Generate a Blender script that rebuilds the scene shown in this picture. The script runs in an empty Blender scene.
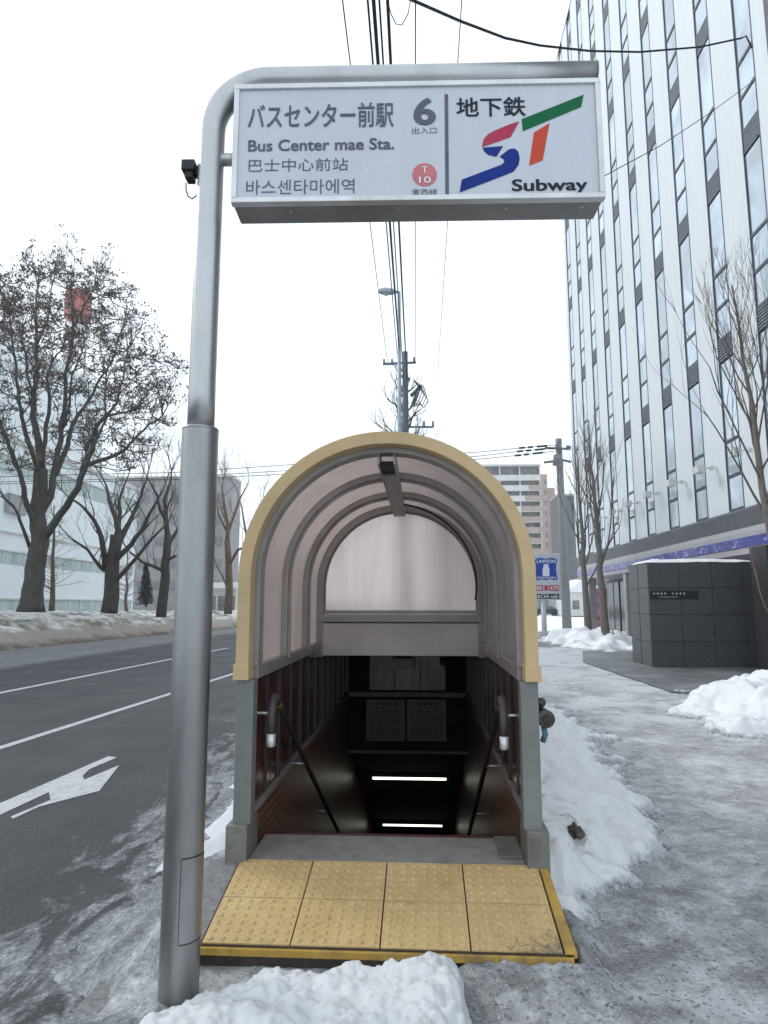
import bpy, math, random
from mathutils import Vector, Matrix, noise
R = math.radians
rnd = random.Random(7)
SC = bpy.context.scene
COL = SC.collection

# ------------------------------------------------------------------ camera
f = 660.0
th = math.atan(92 / f); c_, s_ = math.cos(th), math.sin(th)
psi = math.atan(38 * c_ / f)
H = 1.62
Fv = Vector((-math.sin(psi) * c_, math.cos(psi) * c_, s_))
Rv = Vector((math.cos(psi), math.sin(psi), 0))
Uv = Vector((math.sin(psi) * s_, -math.cos(psi) * s_, c_))
cd = bpy.data.cameras.new('camera'); cam = bpy.data.objects.new('camera', cd); COL.objects.link(cam)
cam.matrix_world = Matrix(((Rv.x, Uv.x, -Fv.x, 0), (Rv.y, Uv.y, -Fv.y, 0), (Rv.z, Uv.z, -Fv.z, H), (0, 0, 0, 1)))
cd.sensor_fit = 'VERTICAL'; cd.sensor_height = 24; cd.lens = f / 1024 * 24
cd.clip_start = 0.05; cd.clip_end = 3000
SC.camera = cam

def ray(x, y): return Fv + Rv * ((x - 384) / f) + Uv * ((512 - y) / f)
def onZ(x, y, z=0.0):
    d = ray(x, y); t = (z - H) / d.z; return Vector((d.x * t, d.y * t, z))
def onY(x, y, Y):
    d = ray(x, y); t = Y / d.y; return Vector((d.x * t, Y, H + d.z * t))
def onX(x, y, X):
    d = ray(x, y); t = X / d.x; return Vector((X, d.y * t, H + d.z * t))

# ------------------------------------------------------------------ materials
def newmat(name):
    m = bpy.data.materials.new(name); m.use_nodes = True
    nt = m.node_tree; nt.nodes.clear()
    out = nt.nodes.new('ShaderNodeOutputMaterial'); b = nt.nodes.new('ShaderNodeBsdfPrincipled')
    nt.links.new(b.outputs[0], out.inputs[0])
    return m, nt, b, out
def N(nt, t, **k):
    n = nt.nodes.new(t)
    for a, v in k.items():
        if a.startswith('i_'): n.inputs[a[2:].replace('_', ' ')].default_value = v
        else: setattr(n, a, v)
    return n
def L(nt, a, b): nt.links.new(a, b)
def coords(nt, sc=(1, 1, 1), src='Object'):
    tc = N(nt, 'ShaderNodeTexCoord'); mp = N(nt, 'ShaderNodeMapping'); mp.inputs['Scale'].default_value = sc
    L(nt, tc.outputs[src], mp.inputs[0]); return mp.outputs[0]
def nz(nt, vec, scale, detail=6, rough=.6, dist=0):
    n = N(nt, 'ShaderNodeTexNoise'); n.inputs['Scale'].default_value = scale; n.inputs['Detail'].default_value = detail
    n.inputs['Roughness'].default_value = rough; n.inputs['Distortion'].default_value = dist
    L(nt, vec, n.inputs['Vector']); return n.outputs['Fac']
def ramp(nt, fac, stops):
    r = N(nt, 'ShaderNodeValToRGB'); e = r.color_ramp.elements
    while len(e) < len(stops): e.new(0.5)
    for k, (p, c) in enumerate(stops):
        e[k].position = p; e[k].color = (c if isinstance(c, tuple) else (c, c, c)) + (1,) if (not isinstance(c, tuple) or len(c) == 3) else c
    L(nt, fac, r.inputs[0]); return r.outputs[0]
def mixc(nt, fac, a, b, mode='MIX'):
    m = N(nt, 'ShaderNodeMix', data_type='RGBA', blend_type=mode)
    if isinstance(fac, float): m.inputs[0].default_value = fac
    else: L(nt, fac, m.inputs[0])
    for s, v in ((6, a), (7, b)):
        if isinstance(v, tuple): m.inputs[s].default_value = v + (1,)
        else: L(nt, v, m.inputs[s])
    return m.outputs[2]
def math_(nt, op, a, b=None, clamp=False):
    m = N(nt, 'ShaderNodeMath', operation=op, use_clamp=clamp)
    for k, v in enumerate((a, b)):
        if v is None: continue
        if isinstance(v, (int, float)): m.inputs[k].default_value = v
        else: L(nt, v, m.inputs[k])
    return m.outputs[0]
def bump(nt, b, h, strength=.3, dist=.02):
    n = N(nt, 'ShaderNodeBump'); n.inputs['Strength'].default_value = strength; n.inputs['Distance'].default_value = dist
    L(nt, h, n.inputs['Height']); L(nt, n.outputs[0], b.inputs['Normal'])

def simple(name, col, rough=.5, metal=0.0, var=.12, scale=6, bmp=0.0, bscale=60, dirt=None, dirt_amt=.4, stretch=(1, 1, 1), spec=.5):
    m, nt, b, o = newmat(name)
    v = coords(nt, stretch)
    n1 = nz(nt, v, scale, 8, .65)
    lo = tuple(x * (1 - var * 1.6) for x in col); hi = tuple(min(1, x * (1 + var)) for x in col)
    c = ramp(nt, n1, [(.3, lo), (.7, hi)])
    if dirt:
        n2 = nz(nt, v, scale * .37, 9, .7, .4)
        fm = math_(nt, 'MULTIPLY', ramp(nt, n2, [(.5, 0.0), (.68, 1.0)]), dirt_amt)
        c = mixc(nt, fm, c, dirt)
    L(nt, c, b.inputs['Base Color'])
    n3 = nz(nt, v, scale * 3, 5, .6)
    rr = ramp(nt, n3, [(.3, max(0, rough - .08)), (.7, min(1, rough + .1))]); L(nt, rr, b.inputs['Roughness'])
    b.inputs['Metallic'].default_value = metal; b.inputs['Specular IOR Level'].default_value = spec
    if bmp: bump(nt, b, nz(nt, v, bscale, 4, .6), bmp, .004)
    return m

M = {}
M['steel'] = simple('steel', (.50, .51, .52), .36, .85, .10, 3, .15, 120, (.30, .29, .28), .5, (1, 1, .25))
M['steel_low'] = simple('steel_sleeve', (.32, .325, .325), .4, .85, .12, 4, .2, 100, (.2, .19, .185), .6, (1, 1, .3))
M['alu'] = simple('aluminium_frame', (.68, .69, .70), .38, .6, .08, 5, .05, 100, (.4, .4, .39), .4)
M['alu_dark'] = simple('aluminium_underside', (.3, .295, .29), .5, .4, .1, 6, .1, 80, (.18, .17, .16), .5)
M['sign_face'] = simple('sign_face', (.55, .585, .65), .22, 0, .035, 2.5, 0, 50, (.52, .56, .60), .35, (3, 3, .6))
M['ink'] = simple('black_ink', (.022, .026, .045), .4, 0, .1, spec=.15)
M['ink_grey'] = simple('reflection_grey_ink', (.125, .13, .18), .4, 0, .15, 12, spec=.15)  # bright reflection over the left lettering is put into this ink colour
M['red_ink'] = simple('crimson_ink', (.42, .045, .09), .4, 0, .08, spec=.15)
M['orange_ink'] = simple('red_ink', (.56, .075, .04), .4, 0, .08, spec=.15)
M['blue_ink'] = simple('blue_ink', (.008, .03, .22), .4, 0, .08, spec=.15)
M['green_ink'] = simple('green_ink', (.003, .125, .05), .4, 0, .08, spec=.15)
M['pink_ink'] = simple('salmon_ink', (.56, .16, .18), .4, 0, .1)
M['white'] = simple('white_paint', (.75, .76, .78), .5, 0, .05, 4)
M['yellow'] = simple('yellow_painted_steel', (.57, .415, .225), .5, 0, .07, 2.5, .05, 60, (.40, .30, .17), .55)
M['post'] = simple('grey_painted_steel', (.21, .225, .22), .5, .15, .12, 4, .08, 90, (.15, .14, .12), .6, (1, 1, .4))
M['plinth'] = simple('weathered_plinth', (.20, .20, .18), .6, .1, .18, 7, .15, 60, (.11, .09, .07), .8)
M['rib'] = simple('grey_rib_paint', (.33, .315, .30), .45, .3, .1, 4, .05, 90, (.2, .18, .17), .4)
M['fascia_metal'] = simple('beige_grey_panel', (.56, .525, .50), .45, .1, .05, 3, .03, 70, (.33, .31, .29), .5)
M['mull_in'] = simple('dull_mullion', (.085, .082, .08), .4, .4, .15)
M['rubber'] = simple('black_rubber', (.012, .012, .013), .6)
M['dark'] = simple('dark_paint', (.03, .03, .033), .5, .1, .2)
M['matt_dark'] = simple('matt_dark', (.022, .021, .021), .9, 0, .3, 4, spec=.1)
M['tape'] = simple('dark_grip', (.055, .045, .045), .5, 0, .2)
M['gold'] = simple('brown_brass', (.16, .10, .04), .45, .4, .3, 30)
M['concrete'] = simple('threshold_stone', (.27, .26, .245), .75, 0, .14, 14, .35, 140, (.14, .13, .12), .6)
M['granite_edge'] = simple('granite_edge', (.20, .20, .205), .7, 0, .3, 40, .3, 150, (.10, .10, .10), .6)
M['maroon'] = simple('maroon_trim', (.09, .02, .02), .5)
M['poly_pole'] = simple('utility_concrete', (.23, .235, .24), .75, 0, .12, 4, .2, 40)
M['pole_far'] = simple('dark_utility_pole', (.13, .14, .155), .8, 0, .25, 9, .3, 30)
M['lamp_blue'] = simple('pale_blue_paint', (.34, .42, .48), .45, .2, .08)
M['cable'] = simple('cable_sheath', (.018, .02, .022), .6, 0, .3, 40)
M['bluegrey'] = simple('blue_grey_insulator', (.14, .17, .20), .5)
M['stone_dark'] = simple('dirty_lump', (.075, .062, .05), .9, 0, .5, 18, .6, 60, (.25, .24, .23), .6)
M['dark_red_glass'] = simple('dark_side_panel', (.095, .036, .030), .16, 0, .4, 5)
M['white_lettering'] = simple('white_lettering', (.62, .63, .65), .5)

def snow_mat(name, col, dirt, d_lo, d_hi, dscale, rough=.75, bs=.5, sss=False, speck=.0):
    m, nt, b, o = newmat(name); v = coords(nt)
    n1 = nz(nt, v, dscale, 9, .68, .3)
    fac = ramp(nt, n1, [(d_lo, 0.0), (d_hi, 1.0)])
    base = ramp(nt, nz(nt, v, 5, 6, .6), [(.3, tuple(x * .93 for x in col)), (.7, col)])
    c = mixc(nt, fac, base, dirt)
    if speck:
        n4 = nz(nt, v, 55, 3, .7)
        sp = math_(nt, 'MULTIPLY', ramp(nt, n4, [(.66, 0.0), (.71, 1.0)]), speck)
        c = mixc(nt, sp, c, (.09, .085, .08))
    L(nt, c, b.inputs['Base Color']); b.inputs['Roughness'].default_value = rough
    b.inputs['Specular IOR Level'].default_value = .25
    h = math_(nt, 'ADD', nz(nt, v, 60, 8, .85), math_(nt, 'MULTIPLY', nz(nt, v, 11, 6, .7), 1.6))
    bump(nt, b, h, min(1, bs * 1.1), .009)
    return m
M['snow'] = snow_mat('clean_snow', (.82, .84, .86), (.50, .49, .48), .64, .82, 2.6, bs=.8, speck=.3)
M['snow_side'] = snow_mat('roadside_snow', (.74, .77, .81), (.26, .25, .24), .55, .78, 1.5, bs=.8, speck=.55)
M['snow_dirty'] = snow_mat('dirty_bank_snow', (.66, .64, .60), (.235, .19, .145), .36, .58, .55, bs=1.0, speck=.6)
M['snow_far'] = snow_mat('far_snow', (.80, .82, .84), (.45, .45, .46), .60, .85, .25, bs=.5)
def edge_snow(name):
    m = snow_mat(name, (.85, .865, .885), (.50, .50, .50), .62, .82, 1.6, bs=.7, speck=.3); nt = m.node_tree
    b = [n for n in nt.nodes if n.type == 'BSDF_PRINCIPLED'][0]; src = b.inputs['Base Color'].links[0].from_socket
    tc = N(nt, 'ShaderNodeTexCoord'); sx = N(nt, 'ShaderNodeSeparateXYZ'); L(nt, tc.outputs['Object'], sx.inputs[0]); v = coords(nt)
    t = math_(nt, 'ADD', sx.outputs[2], math_(nt, 'MULTIPLY', math_(nt, 'SUBTRACT', nz(nt, v, 6, 9, .8, .4), .5), .22))
    g = N(nt, 'ShaderNodeMapRange'); g.inputs[1].default_value = .015; g.inputs[2].default_value = .075; L(nt, t, g.inputs[0])
    low = ramp(nt, nz(nt, v, 30, 5, .8), [(.36, (.10, .10, .10)), (.5, (.36, .38, .40)), (.66, (.60, .62, .65))])
    c = mixc(nt, g.outputs[0], low, src)
    ddx = math_(nt, 'MULTIPLY', math_(nt, 'SUBTRACT', sx.outputs[0], .93), 6.5); ddy = math_(nt, 'MULTIPLY', math_(nt, 'SUBTRACT', sx.outputs[1], 4.36), 4.2)
    rr = math_(nt, 'SQRT', math_(nt, 'ADD', math_(nt, 'MULTIPLY', ddx, ddx), math_(nt, 'MULTIPLY', ddy, ddy)))
    q = math_(nt, 'ADD', math_(nt, 'SUBTRACT', 1.0, rr), math_(nt, 'MULTIPLY', math_(nt, 'SUBTRACT', nz(nt, v, 11, 9, .85, .8), .5), 5.0))
    pm = math_(nt, 'MULTIPLY', ramp(nt, q, [(.45, 0.0), (.95, 1.0)]), .6)
    c = mixc(nt, pm, c, (.10, .085, .075))
    L(nt, c, b.inputs['Base Color']); return m
M['snow_edge'] = edge_snow('trodden_edge_snow')
def slush_mat():
    m, nt, b, o = newmat('grey_slush_ice'); v = coords(nt); vs = coords(nt, (1.5, .65, 1))
    n1 = nz(nt, vs, 3.2, 10, .8, .5); n2 = nz(nt, v, 34, 5, .85); n3 = nz(nt, vs, 1.1, 8, .7, .4); n4 = nz(nt, v, 90, 3, .8)
    c = ramp(nt, math_(nt, 'ADD', math_(nt, 'MULTIPLY', n1, .6), math_(nt, 'MULTIPLY', n2, .4)), [(.38, (.075, .078, .085)), (.49, (.20, .21, .225)), (.57, (.38, .40, .42)), (.66, (.62, .64, .67))])
    c = mixc(nt, math_(nt, 'MULTIPLY', ramp(nt, n3, [(.50, 0.0), (.68, 1.0)]), .35), c, (.16, .158, .155))
    c = mixc(nt, math_(nt, 'MULTIPLY', ramp(nt, n4, [(.58, 0.0), (.66, 1.0)]), .5), c, (.65, .67, .70))
    L(nt, c, b.inputs['Base Color']); b.inputs['Roughness'].default_value = .6; b.inputs['Specular IOR Level'].default_value = .3
    bump(nt, b, math_(nt, 'ADD', n1, math_(nt, 'MULTIPLY', n2, .5)), .8, .012); return m
M['slush'] = slush_mat()
def grit_mat():
    m, nt, b, o = newmat('gritty_snow'); v = coords(nt)
    n1 = nz(nt, v, 9, 10, .8, .4); n2 = nz(nt, v, 48, 5, .9)
    c = ramp(nt, math_(nt, 'ADD', math_(nt, 'MULTIPLY', n1, .5), math_(nt, 'MULTIPLY', n2, .5)), [(.40, (.05, .05, .05)), (.50, (.17, .175, .18)), (.58, (.36, .37, .39)), (.68, (.60, .62, .64))])
    L(nt, c, b.inputs['Base Color']); b.inputs['Roughness'].default_value = .8; bump(nt, b, n2, .8, .01); return m
M['grit'] = grit_mat()
M['slush_old'] = snow_mat('slush_ice', (.50, .52, .55), (.15, .15, .155), .38, .62, 2.2, .5, 1.0, speck=.8)

# packed ice on the pavement
def ice_mat():
    m, nt, b, o = newmat('packed_ice'); v = coords(nt)
    tc = N(nt, 'ShaderNodeTexCoord'); sx = N(nt, 'ShaderNodeSeparateXYZ'); L(nt, tc.outputs['Object'], sx.inputs[0])
    n1 = nz(nt, v, 1.1, 10, .70, .35); n2 = nz(nt, v, 7, 10, .8, .2); n3 = nz(nt, v, 38, 4, .8); n5 = nz(nt, v, 2.7, 10, .75, .5); n6 = nz(nt, v, 75, 3, .8)
    ice = ramp(nt, n2, [(.32, (.185, .187, .19)), (.50, (.37, .377, .385)), (.66, (.62, .632, .645))])
    dx = math_(nt, 'MULTIPLY', math_(nt, 'SUBTRACT', sx.outputs[0], 1.1), .42); dy = math_(nt, 'MULTIPLY', math_(nt, 'SUBTRACT', sx.outputs[1], 3.2), .50)
    rr = math_(nt, 'SQRT', math_(nt, 'ADD', math_(nt, 'MULTIPLY', dx, dx), math_(nt, 'MULTIPLY', dy, dy)))
    near = math_(nt, 'SUBTRACT', 1.0, rr, True)
    dirtn = math_(nt, 'ADD', n5, math_(nt, 'MULTIPLY', near, .17))
    dm = math_(nt, 'MULTIPLY', ramp(nt, dirtn, [(.54, 0.0), (.68, 1.0)]), .6)
    c = mixc(nt, dm, ice, (.12, .12, .122))
    gy = N(nt, 'ShaderNodeMapRange'); gy.inputs[1].default_value = 5; gy.inputs[2].default_value = 18; gy.inputs[4].default_value = .15; L(nt, sx.outputs[1], gy.inputs[0])
    whi = math_(nt, 'MULTIPLY', ramp(nt, math_(nt, 'ADD', n1, gy.outputs[0]), [(.50, 0.0), (.66, 1.0)]), .7)
    c = mixc(nt, whi, c, (.70, .725, .75))
    sp = math_(nt, 'MULTIPLY', ramp(nt, n3, [(.54, 0.0), (.62, 1.0)]), math_(nt, 'ADD', .5, math_(nt, 'MULTIPLY', near, .4)))
    c = mixc(nt, sp, c, (.075, .074, .073))
    sp2 = math_(nt, 'MULTIPLY', ramp(nt, n6, [(.58, 0.0), (.66, 1.0)]), .6)
    c = mixc(nt, sp2, c, (.70, .72, .75))
    L(nt, c, b.inputs['Base Color'])
    L(nt, ramp(nt, n2, [(.3, .5), (.7, .8)]), b.inputs['Roughness']); b.inputs['Specular IOR Level'].default_value = .3
    bump(nt, b, math_(nt, 'ADD', n2, math_(nt, 'MULTIPLY', n3, .6)), .8, .010)
    return m
M['ice'] = ice_mat()

def road_mat():
    m, nt, b, o = newmat('asphalt'); v = coords(nt)
    tc = N(nt, 'ShaderNodeTexCoord'); sx = N(nt, 'ShaderNodeSeparateXYZ'); L(nt, tc.outputs['Object'], sx.inputs[0])
    X, Y = sx.outputs[0], sx.outputs[1]
    vs = coords(nt, (2.2, .38, 1)); ns = nz(nt, vs, 1.2, 8, .65, .3)
    agg = nz(nt, v, 48, 5, .9); big = nz(nt, v, .8, 6, .6)
    c = ramp(nt, agg, [(.40, (.012, .013, .016)), (.54, (.032, .035, .041)), (.67, (.12, .127, .14))])
    c = mixc(nt, math_(nt, 'MULTIPLY', ramp(nt, big, [(.4, 0.0), (.7, 1.0)]), .4), c, (.044, .048, .055))
    # tyre-polished lanes and salt streaks along the lanes
    streak = math_(nt, 'MULTIPLY', ramp(nt, ns, [(.52, 0.0), (.74, 1.0)]), .35)
    c = mixc(nt, streak, c, (.085, .09, .10))
    # ice residue grows towards the kerb (x > -3) and on the far gutter
    t = math_(nt, 'ADD', X, math_(nt, 'MULTIPLY', math_(nt, 'SUBTRACT', Y, 4), .12))
    g = N(nt, 'ShaderNodeMapRange'); g.inputs[1].default_value = -3.4; g.inputs[2].default_value = -1.5; L(nt, t, g.inputs[0])
    v2 = coords(nt, (1.6, .7, 1)); n2 = nz(nt, v2, 1.9, 10, .72, .6)
    ic = math_(nt, 'ADD', n2, math_(nt, 'MULTIPLY', math_(nt, 'SUBTRACT', g.outputs[0], .62), .42))
    ir = ramp(nt, ic, [(.535, 0.0), (.625, 1.0)])
    icecol = ramp(nt, math_(nt, 'ADD', math_(nt, 'MULTIPLY', nz(nt, v, 9, 9, .8), .5), math_(nt, 'MULTIPLY', nz(nt, v, 40, 4, .8), .5)), [(.38, (.06, .063, .07)), (.5, (.22, .23, .245)), (.62, (.55, .57, .60))])
    c = mixc(nt, math_(nt, 'MULTIPLY', ir, .85), c, icecol)
    g2 = N(nt, 'ShaderNodeMapRange'); g2.inputs[1].default_value = -10.5; g2.inputs[2].default_value = -11.3
    L(nt, math_(nt, 'ADD', X, math_(nt, 'MULTIPLY', nz(nt, v, .9, 5, .6), .8)), g2.inputs[0])
    c = mixc(nt, math_(nt, 'MULTIPLY', g2.outputs[0], .7), c, ramp(nt, nz(nt, v, 5, 6, .7), [(.3, (.13, .13, .13)), (.7, (.30, .30, .31))]))
    L(nt, c, b.inputs['Base Color'])
    L(nt, ramp(nt, big, [(.3, .55), (.7, .8)]), b.inputs['Roughness'])
    bump(nt, b, agg, .5, .006)
    return m
M['asphalt'] = road_mat()

def paint_mat():
    m, nt, b, o = newmat('worn_road_paint'); v = coords(nt)
    n1 = nz(nt, v, 14, 8, .75); n2 = nz(nt, v, 90, 3, .8)
    c = ramp(nt, math_(nt, 'ADD', math_(nt, 'MULTIPLY', n1, .7), math_(nt, 'MULTIPLY', n2, .3)), [(.36, (.12, .12, .13)), (.44, (.46, .46, .48)), (.7, (.66, .67, .68))])
    L(nt, c, b.inputs['Base Color']); b.inputs['Roughness'].default_value = .7
    return m
M['paint'] = paint_mat()

def tactile_mat():
    m, nt, b, o = newmat('yellow_tactile_tile'); v = coords(nt)
    n1 = nz(nt, v, 4, 8, .7, .3); n2 = nz(nt, v, 80, 3, .7); n3 = nz(nt, v, 17, 8, .75)
    c = ramp(nt, n1, [(.3, (.48, .325, .14)), (.7, (.61, .445, .215))])
    c = mixc(nt, math_(nt, 'MULTIPLY', ramp(nt, n3, [(.54, 0.0), (.70, 1.0)]), .55), c, (.20, .145, .075))
    c = mixc(nt, math_(nt, 'MULTIPLY', ramp(nt, n2, [(.58, 0.0), (.66, 1.0)]), .5), c, (.10, .085, .06))
    # trodden grit gathers on the pavement-side corner
    tc = N(nt, 'ShaderNodeTexCoord'); sx = N(nt, 'ShaderNodeSeparateXYZ'); L(nt, tc.outputs['Object'], sx.inputs[0])
    gx = math_(nt, 'SUBTRACT', math_(nt, 'MULTIPLY', sx.outputs[0], 1.0), math_(nt, 'MULTIPLY', sx.outputs[1], 2.0))
    q = math_(nt, 'ADD', math_(nt, 'MULTIPLY', math_(nt, 'SUBTRACT', gx, .95), .5), nz(nt, v, 30, 8, .85, .5))
    c = mixc(nt, math_(nt, 'MULTIPLY', ramp(nt, q, [(.62, 0.0), (.72, 1.0)]), .7), c, (.10, .09, .075))
    L(nt, c, b.inputs['Base Color']); b.inputs['Roughness'].default_value = .7
    bump(nt, b, n2, .35, .003)
    return m
M['tactile'] = tactile_mat()
M['yellow_strip'] = simple('yellow_strip', (.50, .31, .06), .6, 0, .15, 9, .2, 120, (.16, .12, .07), .9)

def brick_mat(name, c1, c2, mortar, bw, rh, ms, rough=.3, scale=1.0, rot=None, metal=0, off=.5, bs=.3):
    m, nt, b, o = newmat(name)
    tc = N(nt, 'ShaderNodeTexCoord'); mp = N(nt, 'ShaderNodeMapping')
    if rot: mp.inputs['Rotation'].default_value = rot
    L(nt, tc.outputs['Object'], mp.inputs[0])
    br = N(nt, 'ShaderNodeTexBrick'); br.offset = off
    br.inputs['Color1'].default_value = c1 + (1,); br.inputs['Color2'].default_value = c2 + (1,); br.inputs['Mortar'].default_value = mortar + (1,)
    br.inputs['Scale'].default_value = scale; br.inputs['Mortar Size'].default_value = ms; br.inputs['Brick Width'].default_value = bw; br.inputs['Row Height'].default_value = rh
    L(nt, mp.outputs[0], br.inputs['Vector'])
    n = nz(nt, coords(nt), 6, 7, .7)
    c = mixc(nt, math_(nt, 'MULTIPLY', n, .5), br.outputs['Color'], (.02, .02, .02), 'MIX')
    L(nt, c, b.inputs['Base Color']); b.inputs['Roughness'].default_value = rough
    b.inputs['Metallic'].default_value = metal
    inv = math_(nt, 'SUBTRACT', 1.0, br.outputs['Fac'])
    bump(nt, b, math_(nt, 'ADD', inv, math_(nt, 'MULTIPLY', nz(nt, coords(nt, (1, 1, 1)), 26, 5, .7), .45)), bs, .012)
    return m
ROTX = (R(90), 0, R(90)); ROTY = (R(90), 0, 0)
# walls lying in the YZ plane: map (y,z) to brick (x,y)
def brick_yz(name, *a, **k):
    m = brick_mat(name, *a, **k); nt = m.node_tree
    mp = [n for n in nt.nodes if n.type == 'MAPPING'][0]; tc = [n for n in nt.nodes if n.type == 'TEX_COORD'][0]
    sx = N(nt, 'ShaderNodeSeparateXYZ'); cb = N(nt, 'ShaderNodeCombineXYZ')
    L(nt, tc.outputs['Object'], sx.inputs[0]); L(nt, sx.outputs[1], cb.inputs[0]); L(nt, sx.outputs[2], cb.inputs[1]); L(nt, cb.outputs[0], mp.inputs[0])
    return m
def brick_xz(name, *a, **k):
    m = brick_mat(name, *a, **k); nt = m.node_tree
    mp = [n for n in nt.nodes if n.type == 'MAPPING'][0]; tc = [n for n in nt.nodes if n.type == 'TEX_COORD'][0]
    sx = N(nt, 'ShaderNodeSeparateXYZ'); cb = N(nt, 'ShaderNodeCombineXYZ')
    L(nt, tc.outputs['Object'], sx.inputs[0]); L(nt, sx.outputs[0], cb.inputs[0]); L(nt, sx.outputs[2], cb.inputs[1]); L(nt, cb.outputs[0], mp.inputs[0])
    return m
M['red_brick'] = brick_yz('glossy_red_brick', (.13, .026, .016), (.21, .045, .025), (.26, .17, .12), .2, .06, .007, .3, bs=1.0)
M['grey_tile'] = brick_yz('dark_grey_tile', (.10, .105, .11), (.17, .175, .18), (.05, .05, .055), .5, .14, .02, .6)
M['granite'] = simple('dark_granite', (.078, .079, .081), .42, 0, .35, 22, .05, 200, (.10, .10, .10), .35)
M['far_tile_grey'] = brick_xz('grey_far_tile', (.13, .14, .155), (.16, .165, .18), (.10, .105, .115), 1.2, .4, .03, .7)

def facade_white():
    m, nt, b, o = newmat('white_facade_panel')
    v = coords(nt, (1, 4, .10)); n = nz(nt, v, 2.2, 8, .7)
    c = ramp(nt, n, [(.3, (.58, .63, .67)), (.7, (.67, .71, .74))]); L(nt, c, b.inputs['Base Color'])
    b.inputs['Roughness'].default_value = .45
    return m
M['facade'] = facade_white()
def glass_mat(name, col, rough=.06, metal=.55):
    m, nt, b, o = newmat(name)
    v = coords(nt); n = nz(nt, v, .55, 3, .5, 1.0)
    c = ramp(nt, n, [(.35, tuple(x * .66 for x in col)), (.65, col)])
    oi = N(nt, 'ShaderNodeObjectInfo'); c = mixc(nt, math_(nt, 'MULTIPLY', ramp(nt, oi.outputs['Random'], [(.45, 0.0), (1.0, 1.0)]), .5), c, tuple(x * .45 for x in col)); L(nt, c, b.inputs['Base Color'])
    b.inputs['Roughness'].default_value = rough; b.inputs['Metallic'].default_value = metal
    bump(nt, b, nz(nt, v, .9, 2, .4), .12, .05)
    return m
M['window'] = glass_mat('reflective_blue_glass', (.62, .72, .80), .12, .6)
M['window_dark'] = glass_mat('dark_glass', (.05, .058, .06), .1, .2)
M['mullion'] = simple('dark_mullion', (.055, .065, .08), .45, .3, .1)
M['louvre'] = simple('louvre_metal', (.17, .19, .23), .5, .2, .15)
M['fascia'] = simple('grey_canopy', (.135, .145, .155), .5, .1, .08, 1.2, 0, 50, (.11, .11, .12), .5)
M['fascia_light'] = simple('pale_canopy_edge', (.34, .34, .36), .45, .1, .06, 1.2)
M['mauve'] = simple('mauve_soffit', (.36, .33, .38), .5, 0, .08, 1.5)
def purple():
    m, nt, b, o = newmat('blue_violet_band'); v = coords(nt, (1, 1.3, 3.0)); n = nz(nt, v, 1.7, 7, .72, .8)
    c = ramp(nt, n, [(.50, (.022, .022, .20)), (.57, (.07, .075, .33)), (.64, (.42, .44, .60))]); L(nt, c, b.inputs['Base Color'])
    b.inputs['Roughness'].default_value = .25
    return m
M['violet'] = purple()
M['pink_banner'] = simple('pink_banner', (.55, .24, .30), .7, 0, .5, 5)
M['pale_panel'] = simple('pale_green_panel', (.76, .83, .84), .5, 0, .04, .4, 0, 20, (.68, .75, .76), .4)
M['green_glass'] = simple('pale_green_glazing', (.44, .54, .52), .3, 0, .15, .6, 0, 20, (.24, .32, .31), .6, (1, 2, .2))
M['slate'] = simple('slate_grey_wall', (.34, .335, .345), .7, 0, .1, .4)
M['slate_win'] = simple('dull_window', (.24, .245, .26), .4, 0, .2, .8)
M['apt_white'] = simple('apartment_pale', (.60, .60, .58), .7, 0, .08, .6)
M['apt_brown'] = simple('apartment_pink_brown', (.40, .31, .28), .7, 0, .1, .6)
M['apt_dark'] = simple('apartment_recess', (.24, .235, .235), .6, 0, .3, .9)
M['apt_glass'] = simple('apartment_glass', (.19, .20, .21), .25, 0, .35, 1.1)
M['wet_stone'] = simple('wet_grey_paving', (.17, .18, .188), .45, 0, .25, 1.6, .3, 60, (.36, .375, .39), .7)
M['car_paint'] = simple('dark_car_paint', (.035, .04, .045), .25, .3, .1)
M['car_paint_pale'] = simple('silver_car_paint', (.42, .43, .44), .3, .5, .1)
M['red_sign'] = simple('faded_red_sign', (.40, .14, .12), .6, 0, .15, .8)
M['shop_blue'] = simple('shop_blue', (.012, .055, .38), .4, 0, .05)
M['shop_panel'] = simple('pale_sign_panel', (.52, .56, .60), .35, 0, .04)
M['shop_red'] = simple('shop_red', (.42, .03, .06), .4, 0, .05)
M['teal'] = simple('teal_plastic', (.06, .17, .20), .5)
M['bronze'] = simple('weathered_bronze', (.085, .075, .065), .45, .5, .25, 25)
M['corrugated'] = simple('brushed_sheet', (.20, .20, .205), .35, .6, .18, 2.2, .2, 20, None, 0, (5, 1, .6))
M['poster'] = simple('poster_paper', (.20, .205, .21), .45, 0, .06)
M['poster_ink'] = simple('poster_ink', (.045, .045, .05), .6)

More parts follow.
